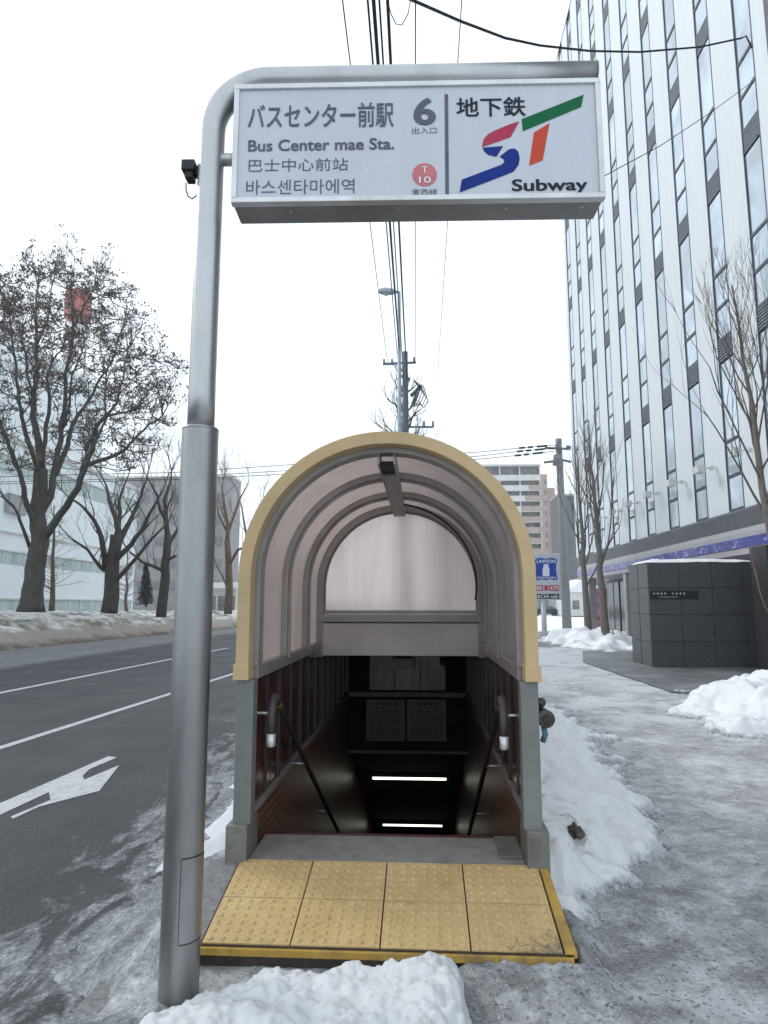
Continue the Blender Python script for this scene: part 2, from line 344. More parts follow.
def bark(name, c1, c2, sc=1.0):
    m, nt, b, o = newmat(name); v = coords(nt, (1, 1, .22)); n = nz(nt, v, 9 * sc, 8, .72, .4)
    c = ramp(nt, n, [(.3, c1), (.7, c2)]); L(nt, c, b.inputs['Base Color']); b.inputs['Roughness'].default_value = .9
    bump(nt, b, n, .8, .04); return m
M['bark_elm'] = bark('elm_bark', (.048, .043, .040), (.135, .122, .112))
M['bark_dark'] = bark('dark_bark', (.042, .036, .034), (.125, .104, .096))
M['bark_brown'] = bark('brown_bark', (.10, .065, .045), (.22, .16, .11))
M['bark_street'] = bark('street_tree_bark', (.11, .095, .085), (.26, .235, .215), 3)
M['twig'] = simple('twig', (.13, .105, .095), .85, 0, .3, 20)
M['twig_pink'] = simple('reddish_twig', (.25, .19, .18), .85, 0, .25, 20)
M['seed'] = simple('dry_clusters', (.185, .155, .14), .9, 0, .4, 1.4)
M['needle'] = simple('dark_needles', (.05, .075, .055), .9, 0, .4, 4)

# translucent polycarbonate
def poly_mat(name, tcol, rough, mixf):
    m, nt, b, o = newmat(name); nt.nodes.remove(b)
    v = coords(nt, (5, 2.2, .5)); n = nz(nt, v, 1.6, 8, .7, .4); n2_ = nz(nt, coords(nt), 24, 6, .8)
    c = ramp(nt, n, [(.3, tuple(x * .78 for x in tcol)), (.7, tcol)]); c = mixc(nt, math_(nt, 'MULTIPLY', ramp(nt, n2_, [(.58, 0.0), (.72, 1.0)]), .25), c, tuple(x * .55 for x in tcol))
    tr = N(nt, 'ShaderNodeBsdfTranslucent'); L(nt, c, tr.inputs[0])
    rf = N(nt, 'ShaderNodeBsdfRefraction'); rf.inputs['IOR'].default_value = 1.12; rf.inputs['Roughness'].default_value = rough; L(nt, c, rf.inputs[0])
    mx = N(nt, 'ShaderNodeMixShader'); mx.inputs[0].default_value = mixf; L(nt, tr.outputs[0], mx.inputs[1]); L(nt, rf.outputs[0], mx.inputs[2])
    gl = N(nt, 'ShaderNodeBsdfGlossy'); gl.inputs['Roughness'].default_value = .25; gl.inputs[0].default_value = (.8, .8, .8, 1)
    m2 = N(nt, 'ShaderNodeMixShader'); m2.inputs[0].default_value = .05
    L(nt, mx.outputs[0], m2.inputs[1]); L(nt, gl.outputs[0], m2.inputs[2]); L(nt, m2.outputs[0], o.inputs[0])
    return m
M['poly'] = poly_mat('pinkish_polycarbonate', (.475, .385, .36), .5, .35)
M['poly_end'] = poly_mat('frosted_polycarbonate', (.68, .575, .545), .42, .6)

def emis(name, col, s):
    m, nt, b, o = newmat(name); b.inputs['Base Color'].default_value = (.8, .8, .78, 1)
    b.inputs['Emission Color'].default_value = col + (1,); b.inputs['Emission Strength'].default_value = s; return m
M['tube'] = emis('lit_tube', (1, .97, .80), 2.2)

# ------------------------------------------------------------------ mesh builder
ORG = {}
class MB:
    def __init__(s): s.v = []; s.f = []
    def add(s, vs, fs):
        o = len(s.v); s.v += [tuple(v) for v in vs]; s.f += [tuple(i + o for i in q) for q in fs]; return s
    def box(s, x0, x1, y0, y1, z0, z1):
        return s.add([(x0, y0, z0), (x1, y0, z0), (x1, y1, z0), (x0, y1, z0), (x0, y0, z1), (x1, y0, z1), (x1, y1, z1), (x0, y1, z1)],
                     [(0, 3, 2, 1), (4, 5, 6, 7), (0, 1, 5, 4), (1, 2, 6, 5), (2, 3, 7, 6), (3, 0, 4, 7)])
    def hexa(s, b4, t4):
        return s.add(list(b4) + list(t4), [(0, 3, 2, 1), (4, 5, 6, 7), (0, 1, 5, 4), (1, 2, 6, 5), (2, 3, 7, 6), (3, 0, 4, 7)])
    def bar(s, a, b, w, h, up=Vector((0, 0, 1))):
        a, b = Vector(a), Vector(b); d = (b - a).normalized(); r = d.cross(up)
        if r.length < 1e-4: r = Vector((1, 0, 0))
        r.normalize(); u = r.cross(d); q = [-r * w / 2 - u * h / 2, r * w / 2 - u * h / 2, r * w / 2 + u * h / 2, -r * w / 2 + u * h / 2]
        return s.add([a + k for k in q] + [b + k for k in q], [(0, 1, 2, 3), (7, 6, 5, 4), (0, 4, 5, 1), (1, 5, 6, 2), (2, 6, 7, 3), (3, 7, 4, 0)])
    def tube(s, pts, rad, n=8, cap=True):
        pts = [Vector(p) for p in pts]; m = len(pts)
        if not isinstance(rad, (list, tuple)): rad = [rad] * m
        vs = []; fs = []; prev = None
        for i, p in enumerate(pts):
            d = (pts[min(i + 1, m - 1)] - pts[max(i - 1, 0)])
            if d.length < 1e-7: d = Vector((0, 0, 1))
            d.normalize()
            if prev is None:
                r = d.orthogonal().normalized()
            else:
                r = prev - d * prev.dot(d)
                if r.length < 1e-5: r = d.orthogonal()
                r.normalize()
            prev = r; u = d.cross(r)
            for k in range(n):
                a = 2 * math.pi * k / n; vs.append(p + (r * math.cos(a) + u * math.sin(a)) * rad[i])
        for i in range(m - 1):
            for k in range(n):
                k2 = (k + 1) % n; fs.append((i * n + k, i * n + k2, (i + 1) * n + k2, (i + 1) * n + k))
        if cap: fs.append(tuple(range(n))[::-1]); fs.append(tuple((m - 1) * n + k for k in range(n)))
        return s.add(vs, fs)
    def prism(s, poly, a, b, axis='y'):
        n = len(poly)
        def P(p, t):
            return (p[0], t, p[1]) if axis == 'y' else ((t, p[0], p[1]) if axis == 'x' else (p[0], p[1], t))
        return s.add([P(p, a) for p in poly] + [P(p, b) for p in poly],
                     [tuple(range(n)), tuple(range(2 * n - 1, n - 1, -1))] + [(i, i + n, (i + 1) % n + n, (i + 1) % n) for i in range(n)])
    def ring(s, outer, inner, y0, y1):   # open arch band between two polylines in XZ
        n = len(outer); vs = []
        for t in (y0, y1):
            vs += [(p[0], t, p[1]) for p in outer] + [(p[0], t, p[1]) for p in inner]
        fs = []
        for i in range(n - 1):
            fs += [(i, i + 1, n + i + 1, n + i), (2 * n + i, 3 * n + i, 3 * n + i + 1, 2 * n + i + 1), (i, 2 * n + i, 2 * n + i + 1, i + 1), (n + i, n + i + 1, 3 * n + i + 1, 3 * n + i)]
        for i in (0, n - 1): fs.append((i, n + i, 3 * n + i, 2 * n + i))
        return s.add(vs, fs)
    def build(s, name, mat, parent=None, org=None, smooth=False, bevel=0, fix=True):
        if parent is not None: o0 = ORG[parent.name]
        elif org is not None: o0 = Vector(org)
        else: o0 = Vector((0, 0, 0))
        me = bpy.data.meshes.new(name)
        me.from_pydata([(v[0] - o0.x, v[1] - o0.y, v[2] - o0.z) for v in s.v], [], s.f)
        me.materials.append(mat)
        if fix:
            import bmesh
            bm = bmesh.new(); bm.from_mesh(me); bmesh.ops.recalc_face_normals(bm, faces=bm.faces); bm.to_mesh(me); bm.free()
        o = bpy.data.objects.new(name, me); COL.objects.link(o)
        if smooth:
            for p in me.polygons: p.use_smooth = True
        if bevel:
            b = o.modifiers.new('b', 'BEVEL'); b.width = bevel; b.segments = 2; b.limit_method = 'ANGLE'; b.angle_limit = R(40)
        if parent is not None: o.parent = parent
        else: o.location = o0
        ORG[o.name] = o0
        return o
def tag(o, label=None, cat=None, group=None, kind=None):
    if label: o['label'] = label
    if cat: o['category'] = cat
    if group: o['group'] = group
    if kind: o['kind'] = kind
    return o
def thing(name, loc, label, cat, group=None):
    o = bpy.data.objects.new(name, None); COL.objects.link(o); o.location = loc; o.empty_display_size = .2
    ORG[o.name] = Vector(loc); return tag(o, label, cat, group)
def copy_tree(src, loc, label=None):
    r = src.copy(); COL.objects.link(r); r.location = loc
    if label: r['label'] = label
    for ch in list(src.children):
        c = ch.copy(); COL.objects.link(c); c.parent = r
        for g in list(ch.children):
            d = g.copy(); COL.objects.link(d); d.parent = c
    return r

def text_mesh(body, bold=0.0):
    cu = bpy.data.curves.new('lettering', 'FONT'); cu.body = body; cu.offset = bold; cu.resolution_u = 4
    o = bpy.data.objects.new('lettering_src', cu); COL.objects.link(o); bpy.context.view_layer.update()
    dg = bpy.context.evaluated_depsgraph_get(); me = bpy.data.meshes.new_from_object(o.evaluated_get(dg))
    vs = [v.co.copy() for v in me.vertices]; fs = [tuple(p.vertices) for p in me.polygons]
    bpy.data.objects.remove(o); bpy.data.curves.remove(cu); bpy.data.meshes.remove(me)
    return vs, fs
def lettering(body, p0, p1, y, mat, parent, bold=0.0, name='lettering', thick=.0015):
    """text fitted in the box p0 (left bottom) .. p1 (right top) of the plane Y = y, facing -Y"""
    cjk = True
    vs, fs = text_mesh(body, 0 if cjk else bold)
    x0 = min(v.x for v in vs); x1 = max(v.x for v in vs); y0 = min(v.y for v in vs); y1 = max(v.y for v in vs)
    sx = (p1[0] - p0[0]) / (x1 - x0); sy = (p1[1] - p0[1]) / (y1 - y0)
    mb = MB()
    offs = [(0, 0)] if not cjk or bold < .01 else [(-1, 0), (1, 0), (0, -1), (0, 1), (-.7, -.7), (.7, .7), (.7, -.7), (-.7, .7)]
    for k, (ox, oy) in enumerate(offs):
        mb.add([(p0[0] + (v.x - x0) * sx + ox * bold * .7 * sx, y - k * .0002, p0[1] + (v.y - y0) * sy + oy * bold * .45 * sy) for v in vs], fs)
    return mb.build(name, mat, parent, fix=False)

# ------------------------------------------------------------------ world and sun
w = bpy.data.worlds.new('World'); SC.world = w; w.use_nodes = True
nt = w.node_tree; nt.nodes.clear()
SUN_EL, SUN_AZ = R(38), R(-62)      # azimuth measured from +Y towards +X
sky = nt.nodes.new('ShaderNodeTexSky'); sky.sky_type = 'NISHITA'; sky.sun_disc = False
sky.sun_elevation = SUN_EL; sky.sun_rotation = SUN_AZ; sky.air_density = 1.0; sky.dust_density = 3.0
bg = nt.nodes.new('ShaderNodeBackground'); wo = nt.nodes.new('ShaderNodeOutputWorld')
mx = nt.nodes.new('ShaderNodeMix'); mx.data_type = 'RGBA'; mx.inputs[0].default_value = .86
mx.inputs[7].default_value = (10.1, 11.1, 12.0, 1)
nt.links.new(sky.outputs[0], mx.inputs[6]); nt.links.new(mx.outputs[2], bg.inputs[0]); bg.inputs[1].default_value = .1
nt.links.new(bg.outputs[0], wo.inputs[0])
sd = bpy.data.lights.new('sun', 'SUN'); sd.energy = 1.0; sd.angle = R(14); sd.color = (1, .96, .9)
so = bpy.data.objects.new('sun', sd); COL.objects.link(so)
sdir = Vector((math.sin(SUN_AZ) * math.cos(SUN_EL), math.cos(SUN_AZ) * math.cos(SUN_EL), math.sin(SUN_EL)))
so.rotation_euler = (-sdir).to_track_quat('-Z', 'Y').to_euler()
SC.view_settings.view_transform = 'Standard'; SC.view_settings.look = 'None'; SC.view_settings.gamma = 1
SC.view_settings.exposure = 0.3
SC.cycles.max_bounces = 8; SC.cycles.diffuse_bounces = 4; SC.cycles.transmission_bounces = 5
SC.cycles.sample_clamp_indirect = 6
SC.cycles.volume_bounces = 1

def fbm(x, y, s, o=4, z=0.0):
    return noise.fractal(Vector((x * s, y * s, z)), 1.0, 2.0, o)

# ------------------------------------------------------------------ ground, road, pavement
def struct(o): o['kind'] = 'structure'; return o
def axis(segs):
    out = []
    for a, b, st in segs:
        n = max(1, round((b - a) / st)); out += [a + (b - a) * i / n for i in range(n)]
    out.append(segs[-1][1]); return out
def sheet(xs, ys, fn):
    mb = MB(); nx = len(xs)
    mb.v = [(x, y, fn(x, y)) for y in ys for x in xs]
    mb.f = [(j * nx + i, j * nx + i + 1, (j + 1) * nx + i + 1, (j + 1) * nx + i) for j in range(len(ys) - 1) for i in range(nx - 1)]
    return mb
g = MB(); hx0, hx1, hy0, hy1 = -1.12, .70, 3.9, 18.0; zg = -.115
for q in ((-700, 700, -60, hy0), (-700, hx0, hy0, hy1), (hx1, 700, hy0, hy1), (-700, 700, hy1, 1400)):
    g.add([(q[0], q[2], zg), (q[1], q[2], zg), (q[1], q[3], zg), (q[0], q[3], zg)], [(0, 1, 2, 3)])
struct(g.build('ground', M['snow_far'], fix=False))
g = MB(); g.add([(-16.6, -20, -.100), (-1.30, -20, -.100), (-1.30, 12, -.100), (-1.30, 420, -.100), (-15, 420, -.100), (-15.0, 60, -.100), (-16.6, 22, -.100)], [(0, 1, 2, 3, 4, 5, 6)])
struct(g.build('road', M['asphalt'], fix=False))

def kerb_x(y): return -1.30
xs = axis([(-1.30, 3.2, .035), (3.2, 8.98, .12)]); ys = axis([(1.6, 6.5, .035), (6.5, 14, .09), (14, 26, .3)])
def side_h(x, y):
    d_ = noise.voronoi(Vector((x * 3.4 + .3 * fbm(x, y, 3, 2), y * 2.3, 5)))[0]
    return .010 * fbm(x, y, 2.2, 5) + .005 * fbm(x, y, 9, 3) - .016 * max(0, .28 - d_[0]) / .28 + .010 * max(0, .12 - (d_[1] - d_[0])) / .12
HOLE = (-1.06, .64, 4.0, 18.5)   # stairwell
mb = sheet(xs, ys, side_h)
nx = len(xs)
mb.f = [q for q in mb.f if not (HOLE[0] < sum(mb.v[i][0] for i in q) / 4 < HOLE[1] and HOLE[2] < sum(mb.v[i][1] for i in q) / 4 < 18.1)]
struct(mb.build('sidewalk', M['ice'], fix=False, smooth=True))
# kerb and rest of the pavement away from the camera
mb = MB(); mb.box(-1.46, -1.302, -15, 60, -.14, -.055); struct(mb.build('kerb', M['granite_edge'], bevel=.01))
mb = MB(); mb.add([(-1.30, -15, -.006), (9, -15, -.006), (9, 1.6, -.006), (-1.30, 1.6, -.006)], [(0, 1, 2, 3)])
mb.add([(-1.30, 26, -.006), (9, 26, -.006), (9, 33, -.006), (-1.30, 33, -.006)], [(0, 1, 2, 3)])
struct(mb.build('pavement', M['ice'], fix=False))
P1 = [onZ(x, y, .004) for x, y in ((538, 647), (640, 650), (640, 637.6), (538, 637))]
mb = MB(); mb.add(P1, [(0, 1, 2, 3)]); o = struct(mb.build('wet_pavement_strip', M['wet_stone'], fix=False))
mb = MB(); P1 = [onZ(583, 662, .022), onZ(672, 692, .022), Vector((5.6, 12.0, .022)), Vector((9.0, 12.0, .022)), Vector((9.0, 23.5, .022)), Vector((5.5, 23.5, .022))]
mb.add(P1, [tuple(range(6))]); struct(mb.build('forecourt_path', M['wet_stone'], fix=False))

# lane markings
def ground_quad(pts, z, lift, w=None):
    return [onZ(x, y, z) + Vector((0, 0, lift)) for x, y in pts]
mark = MB()
for (a, b, wd) in (((0, 693), (228, 648), .16), ((0, 748), (236, 673), .13)):
    A, B = onZ(*a, -.1), onZ(*b, -.1); d = (B - A); nrm = Vector((d.y, -d.x, 0)).normalized() * wd / 2
    A2 = A - d * .6; B2 = B if wd > .14 else B + d * 3
    mark.add([A2 - nrm + Vector((0, 0, .004)), A2 + nrm + Vector((0, 0, .004)), B2 + nrm + Vector((0, 0, .004)), B2 - nrm + Vector((0, 0, .004))], [(0, 1, 2, 3)])
struct(mark.build('road_lane_marking', M['paint'], fix=False))
ar = [(-30, 505), (0, 492), (262, 378), (283, 381), (215, 410), (200, 425), (203, 435), (288, 400), (240, 462), (95, 500), (30, 530), (26, 524), (122, 484), (118, 465), (0, 520), (-30, 534)]
mb = MB(); mb.add([onZ(x / 2.416, 600 + y / 2.416, -.1) + Vector((0, 0, .004)) for x, y in ar], [tuple(range(len(ar)))])
struct(mb.build('road_arrow_marking', M['paint'], fix=False))

# ------------------------------------------------------------------ snow
def mound(name, xs, ys, fn, mat, label, base=-.04):
    mb = sheet(xs, ys, fn)
    mb.f = [q for q in mb.f if max(mb.v[i][2] for i in q) > base and not (-1.07 < mb.v[q[0]][0] < .63 and 3.8 < mb.v[q[0]][1] < 18.3)]
    o = mb.build(name, mat, fix=False, smooth=True); tag(o, label, 'snow', kind='stuff'); return o
def lerp_tab(t, x):
    if x <= t[0][0]: return t[0][1]
    for (a, u), (b, v) in zip(t, t[1:]):
        if x <= b:
            k = (x - a) / (b - a); k = k * k * (3 - 2 * k); return u + (v - u) * k
    return t[-1][1]
def sst(a, b, x):
    k = max(0, min(1, (x - a) / (b - a))); return k * k * (3 - 2 * k)
def chunks(x, y, s, z=0):
    d, p = noise.voronoi(Vector((x * s, y * s, z))); return d[0]
TX = [(-1.22, -.02), (-1.1, .05), (-.95, .09), (-.80, .115), (-.66, .13), (-.45, .135), (-.25, .15), (-.12, .185), (0.0, .20), (.08, .19), (.13, .165), (.18, .03), (.24, -.03)]
def front_pile(x, y):
    wob = .04 * fbm(x, 3.1, 4, 3)
    ye_ = lerp_tab([(-1.15, 2.80), (-.90, 2.93), (-.60, 3.10), (0, 3.12)], x)
    py = sst(ye_ + wob, ye_ - .17 + wob, y) * sst(1.9, 2.2, y)
    h = lerp_tab(TX, x + .03 * fbm(x, y, 7, 2)) * py
    k = sst(0, .06, h)
    return -.035 + h + k * (.024 * fbm(x, y, 8, 6) + .040 * (.42 - chunks(x, y, 8)) + .022 * (.4 - chunks(x, y, 24, 3)) + .006 * fbm(x, y, 45, 3) + .025)
mound('snow', axis([(-1.35, .45, .009)]), axis([(2.2, 3.3, .009)]), front_pile, M['snow'], 'low heap of clean white snow in front of the yellow ramp', base=-.025)

def side_pile(x, y):
    edge = lerp_tab([(3.5, .8), (3.9, 1.1), (4.2, 1.45), (5.0, 2.05), (6.0, 2.15), (7, 2.35), (8.5, 2.6), (10, 2.7), (12, 2.5), (14, 2.1)], y) + .22 * fbm(x, y, 1.6, 6) + .06 * fbm(x, y, 9, 4)
    hmax = lerp_tab([(3.45, 0), (3.75, .12), (4.1, .30), (4.6, .40), (6, .52), (9, .54), (13, .25), (15, .0)], y)
    t = sst(edge, .75, x); h = hmax * (.55 * t + .45 * t * t)
    if x < .66: h = min(h, hmax)
    k = sst(0, .05, h)
    hole = .02 * math.exp(-(((x - .92) / .10) ** 2 + ((y - 4.38) / .13) ** 2))
    return -.03 + h + k * (.07 * fbm(x, y, 2.6, 7) + .075 * (.45 - chunks(x, y, 4.0, 2)) + .045 * (.4 - chunks(x, y, 10, 7)) + .016 * fbm(x, y, 14, 4)) - hole
mound('snow', axis([(.62, 3.1, .02)]), axis([(3.2, 9, .02), (9, 15, .07)]), side_pile, M['snow_edge'], 'shovelled snow heap lying along the pavement side of the entrance')

def right_pile(x, y):
    d = math.hypot((x - 5.6) / 2.0, (y - 9.9) / 3.1) + .22 * fbm(x, y, .9, 4)
    h = .56 * sst(1.05, .2, d)
    k = sst(0, .06, h)
    return -.03 + h + k * (.15 * fbm(x, y, 1.7, 7) + .13 * (.45 - chunks(x, y, 2.6, 4)) + .07 * (.4 - chunks(x, y, 7, 5)) + .015 * fbm(x, y, 11, 3))
mound('snow', axis([(2.9, 8.4, .035)]), axis([(6.2, 13.4, .035)]), right_pile, M['snow_edge'], 'large heap of fresh snow in front of the dark stone wall')
def tree_pile(x, y):
    d = math.hypot((x - 7.0) / 2.0, (y - 28.0) / 5.4) + .3 * fbm(x, y, .8, 4)
    h = .55 * sst(1.05, .2, d)
    return -.02 + h + sst(0, .06, h) * (.2 * fbm(x, y, 1.8, 6) + .22 * (.45 - chunks(x, y, 1.8, 4)))
mound('snow', axis([(4.2, 9.0, .09)]), axis([(21, 35, .13)]), tree_pile, M['snow_edge'], 'snow heaped around the feet of the two thin street trees')
# slushy ice between the road and the entrance
def slush(x, y):
    wid = -1.62 - .10 * (y - 4) * .55 + .25 * fbm(x, y, 1.1, 5)
    near_ = sst(3.2, 3.0, y); end_ = sst(-.96, -1.05, x) * (1 - near_) + sst(-.58, -.95, x) * near_
    t = sst(wid - .35, wid + .35, x) * end_
    h = .13 * t + (.075 - .07 * near_ * sst(-1.5, -1.15, x)) * sst(-1.55, -1.25, x + .1 * fbm(x, y, 3, 3)) * end_
    return -.125 + h + sst(0, .03, h) * (.035 * fbm(x, y, 2.6, 7) + .035 * (.4 - chunks(x, y * .6, 6, 3)) + .02 * (.4 - chunks(x, y, 15, 8)) + .01 * fbm(x, y, 18, 3))
mound('slush', axis([(-3.4, -.54, .025)]), axis([(2.0, 8, .03), (8, 16, .1), (16, 40, .4)]), slush, M['slush'], 'grey frozen slush ridge along the kerb beside the entrance', base=-.1)
def left_snow(x, y):
    h = lerp_tab([(4.2, 0), (4.6, .18), (6.5, .24), (12, .20), (30, .1)], y) * sst(-1.75, -1.3, x + .12 * fbm(x, y, 2, 3))
    return -.08 + h + sst(0, .04, h) * (.05 * fbm(x, y, 3, 5) + .03 * (.45 - chunks(x, y, 5, 6)))
mound('snow', axis([(-2.1, -1.06, .03)]), axis([(4.0, 9, .03), (9, 30, .15)]), left_snow, M['snow_side'], 'narrow strip of greyish snow along the road side of the entrance', base=-.06)

def grit(x, y):
    # trampled grit and ice packed against the lip and the pavement side of the ramp
    a = sst(2.78, 3.14, y + .05 * fbm(x, y, 5, 3)) * sst(3.21, 3.17, y) * sst(-.15, .30, x) * sst(1.0, .72, x)
    b = sst(.95, .69, x + .05 * fbm(x, y, 5, 3)) * sst(.665, .70, x) * sst(3.0, 3.25, y)
    h = max(.085 * a, .10 * b)
    return -.03 + h + sst(0, .03, h) * (.02 * fbm(x, y, 6, 5) + .022 * (.4 - chunks(x, y, 11, 2)) + .008 * fbm(x, y, 30, 3) + .012)
mound('slush', axis([(-.2, 1.1, .014)]), axis([(2.7, 4.0, .014)]), grit, M['ice'], 'dark gritty trodden snow packed against the lip corner of the yellow ramp', base=-.012)
# far bank beyond the road
def bank_edge(y): return lerp_tab([(5, -16.8), (23.7, -15.5), (38, -14.6), (48, -13.2), (80, -13.0), (200, -13)], y)
def bank(x, y):
    e = bank_edge(y) + .35 * fbm(x, y, .5, 4)
    t = sst(e, e - 2.6, x)
    h = lerp_tab([(5, 1.0), (30, .98), (42, .85), (70, .62), (150, .55)], y) * t ** .7 + .30 * sst(e - 3.5, e - 6, x)
    return -.12 + h + sst(0, .1, h) * (.24 * fbm(x, y, .8, 7) + .2 * (.45 - chunks(x, y, 1.3, 9)) + .05 * fbm(x, y, 5, 3))
def bank_mat():
    m = snow_mat('roadside_bank_snow', (.72, .72, .71), (.225, .185, .145), .42, .60, .8, bs=1.0, speck=.6); nt = m.node_tree
    # ploughed road dirt lies on the lower, road-side slope only
    tc = N(nt, 'ShaderNodeTexCoord'); sx = N(nt, 'ShaderNodeSeparateXYZ'); L(nt, tc.outputs['Object'], sx.inputs[0])
    b = [n for n in nt.nodes if n.type == 'BSDF_PRINCIPLED'][0]; src = b.inputs['Base Color'].links[0].from_socket
    t = math_(nt, 'ADD', sx.outputs[2], math_(nt, 'MULTIPLY', nz(nt, coords(nt), .9, 6, .7), .9))
    r1 = ramp(nt, t, [(.35, (.13, .105, .08)), (.62, (.33, .30, .265))])
    low = ramp(nt, t, [(.86, 0.0), (1.12, 1.0)]); hi = ramp(nt, t, [(1.0, 0.0), (1.0, 1.0)])
    c = mixc(nt, low, r1, src)
    g = N(nt, 'ShaderNodeMapRange'); g.inputs[1].default_value = 1.5; g.inputs[2].default_value = 1.75; L(nt, t, g.inputs[0])
    c = mixc(nt, g.outputs[0], c, (.78, .80, .82)); L(nt, c, b.inputs['Base Color'])
    return m
M['bank'] = bank_mat()
mb = sheet(axis([(-90, -26, 3), (-26, -12.4, .16)]), axis([(2, 18, .5), (18, 44, .16), (44, 70, .5), (70, 200, 5)]), bank)
mb.f = [q for q in mb.f if max(mb.v[i][2] for i in q) > -.11]
struct(mb.build('snowy_verge_terrain', M['bank'], fix=False, smooth=True))
# lump of frozen dirt
def lump(name, c, r, mat, label, seed=0, cat='dirt lump'):
    import bmesh
    bm = bmesh.new(); bmesh.ops.create_icosphere(bm, subdivisions=4, radius=1)
    for v in bm.verts:
        k = 1 + .45 * noise.fractal(v.co * 1.7 + Vector((seed, 0, 0)), 1.0, 2.0, 4)
        v.co = Vector((v.co.x * r[0] * k, v.co.y * r[1] * k, v.co.z * r[2] * k))
    me = bpy.data.meshes.new(name); bm.to_mesh(me); bm.free(); me.materials.append(mat)
    o = bpy.data.objects.new(name, me); COL.objects.link(o); o.location = c
    for p in me.polygons: p.use_smooth = True
    tag(o, label, cat); ORG[o.name] = Vector(c); return o
lump('dirt_lump', (.93, 4.38, .225), (.05, .075, .04), M['stone_dark'], 'dark lump of frozen dirt in the snow beside the entrance post', 1)
lump('dry_leaf', onY(314, 996, 2.8), (.014, .007, .004), M['bark_brown'], 'tiny brown dry leaf lying on the snow heap by the ramp', 3, 'leaf')

# ------------------------------------------------------------------ subway entrance
XC = -.21
ent = thing('subway_entrance', (XC, 3.85, .2), 'barrel-vaulted subway stair entrance with yellow arch front and grey posts', 'subway entrance')
ZC = 1.777
def section(r, zb, n=40, zc=ZC):
    pts = [(XC - r, zb)]
    if zb < zc: pts.append((XC - r, (zb + zc) / 2))
    pts += [(XC - r * math.cos(math.pi * i / n), zc + r * math.sin(math.pi * i / n)) for i in range(n + 1)]
    if zb < zc: pts.append((XC + r, (zb + zc) / 2))
    pts.append((XC + r, zb)); return pts
mb = MB(); mb.ring(section(.858, 1.205), section(.782, 1.205), 3.80, 3.90); mb.build('arch_frame', M['yellow'], ent, bevel=.006)
for s in (-1, 1):
    mb = MB(); a, b = sorted((XC + s * .869, XC + s * .779)); mb.box(a, b, 3.793, 3.91, 1.19, 1.28); mb.build('arch_foot', M['yellow'], ent, bevel=.004)
mb = MB(); mb.ring(section(.800, 1.26), section(.752, 1.26), 3.903, 4.02); mb.build('front_rib', M['rib'], ent, bevel=.004)
for s in (-1, 1):
    a, b = sorted((XC + s * .855, XC + s * .755)); mb = MB(); mb.box(a, b, 3.83, 3.93, .40, 1.189); mb.build('post', M['post'], ent, bevel=.005)
    a, b = sorted((XC + s * .885, XC + s * .765)); mb = MB(); mb.box(a, b, 3.80, 4.05, -.02, .405); mb.build('plinth', M['plinth'], ent, bevel=.006)
ribs = [4.78, 5.62]
for y in ribs:
    mb = MB(); mb.ring(section(.815, 1.24), section(.755, 1.24), y - .035, y + .035); mb.ring(section(.755, 1.24), section(.735, 1.24), y - .012, y + .012)
    mb.build('rib', M['rib'], ent, bevel=.003)
YR = 6.4
mb = MB(); mb.ring(section(.815, 1.12), section(.735, 1.12), YR - .05, YR + .06); mb.build('rear_rib', M['rib'], ent, bevel=.004)
mb = MB(); mb.ring(section(.735, 1.56, zc=ZC), section(.722, 1.56), YR - .01, YR + .03); mb.box(XC - .735, XC + .735, YR - .02, YR + .04, 1.525, 1.56)
mb.build('gasket', M['rib'], ent)
# vault panels
edges = [3.9, 4.78, 5.62, 6.4]
for a, b in zip(edges, edges[1:]):
    sec = section(.80, 1.24); n = len(sec); mb = MB()
    mb.v = [(p[0], a, p[1]) for p in sec] + [(p[0], b, p[1]) for p in sec]; mb.f = [(i, i + 1, n + i + 1, n + i) for i in range(n - 1)]
    mb.build('roof_panel', M['poly'], ent, smooth=True, fix=False)
sec = section(.728, 1.55)
mb = MB(); mb.v = [(p[0], YR + .012, p[1]) for p in sec]; mb.f = [tuple(range(len(sec)))]; mb.build('end_panel', M['poly_end'], ent, fix=False)
# fascia below the end panel
mb = MB(); mb.box(XC - .765, XC + .765, YR - .045, YR + .05, 1.135, 1.44); mb.build('fascia_panel', M['fascia_metal'], ent, bevel=.004)
mb = MB(); mb.box(XC - .765, XC + .765, YR - .075, YR + .05, 1.45, 1.522)
for k in range(5): mb.box(XC - .6 + k * .3, XC - .59 + k * .3, YR - .085, YR - .075, 1.48, 1.49)
mb.build('fascia_rail', M['rib'], ent, bevel=.004)
# ridge beam with cable duct
mb = MB(); mb.box(XC - .055, XC - .043, 3.93, 6.36, 2.46, 2.56); mb.box(XC + .043, XC + .055, 3.93, 6.36, 2.46, 2.56); mb.box(XC - .042, XC + .042, 4.3, 6.36, 2.462, 2.50); mb.box(XC - .07, XC + .07, 4.27, 4.37, 2.45, 2.459)
mb.build('ridge_beam', M['rib'], ent, bevel=.002)
mb = MB(); mb.box(XC - .04, XC + .04, 4.02, 4.26, 2.47, 2.5); mb.build('ridge_duct', M['rubber'], ent)
# cable on the right of the vault
pts = []
for k in range(30):
    a = R(95 - k * 3.6); pts.append((XC + .72 * math.cos(a), 5.75 + .55 * k / 29, ZC + .72 * math.sin(a)))
mb = MB(); mb.tube(pts, .009, 6); mb.build('cable', M['rubber'], ent, smooth=True)
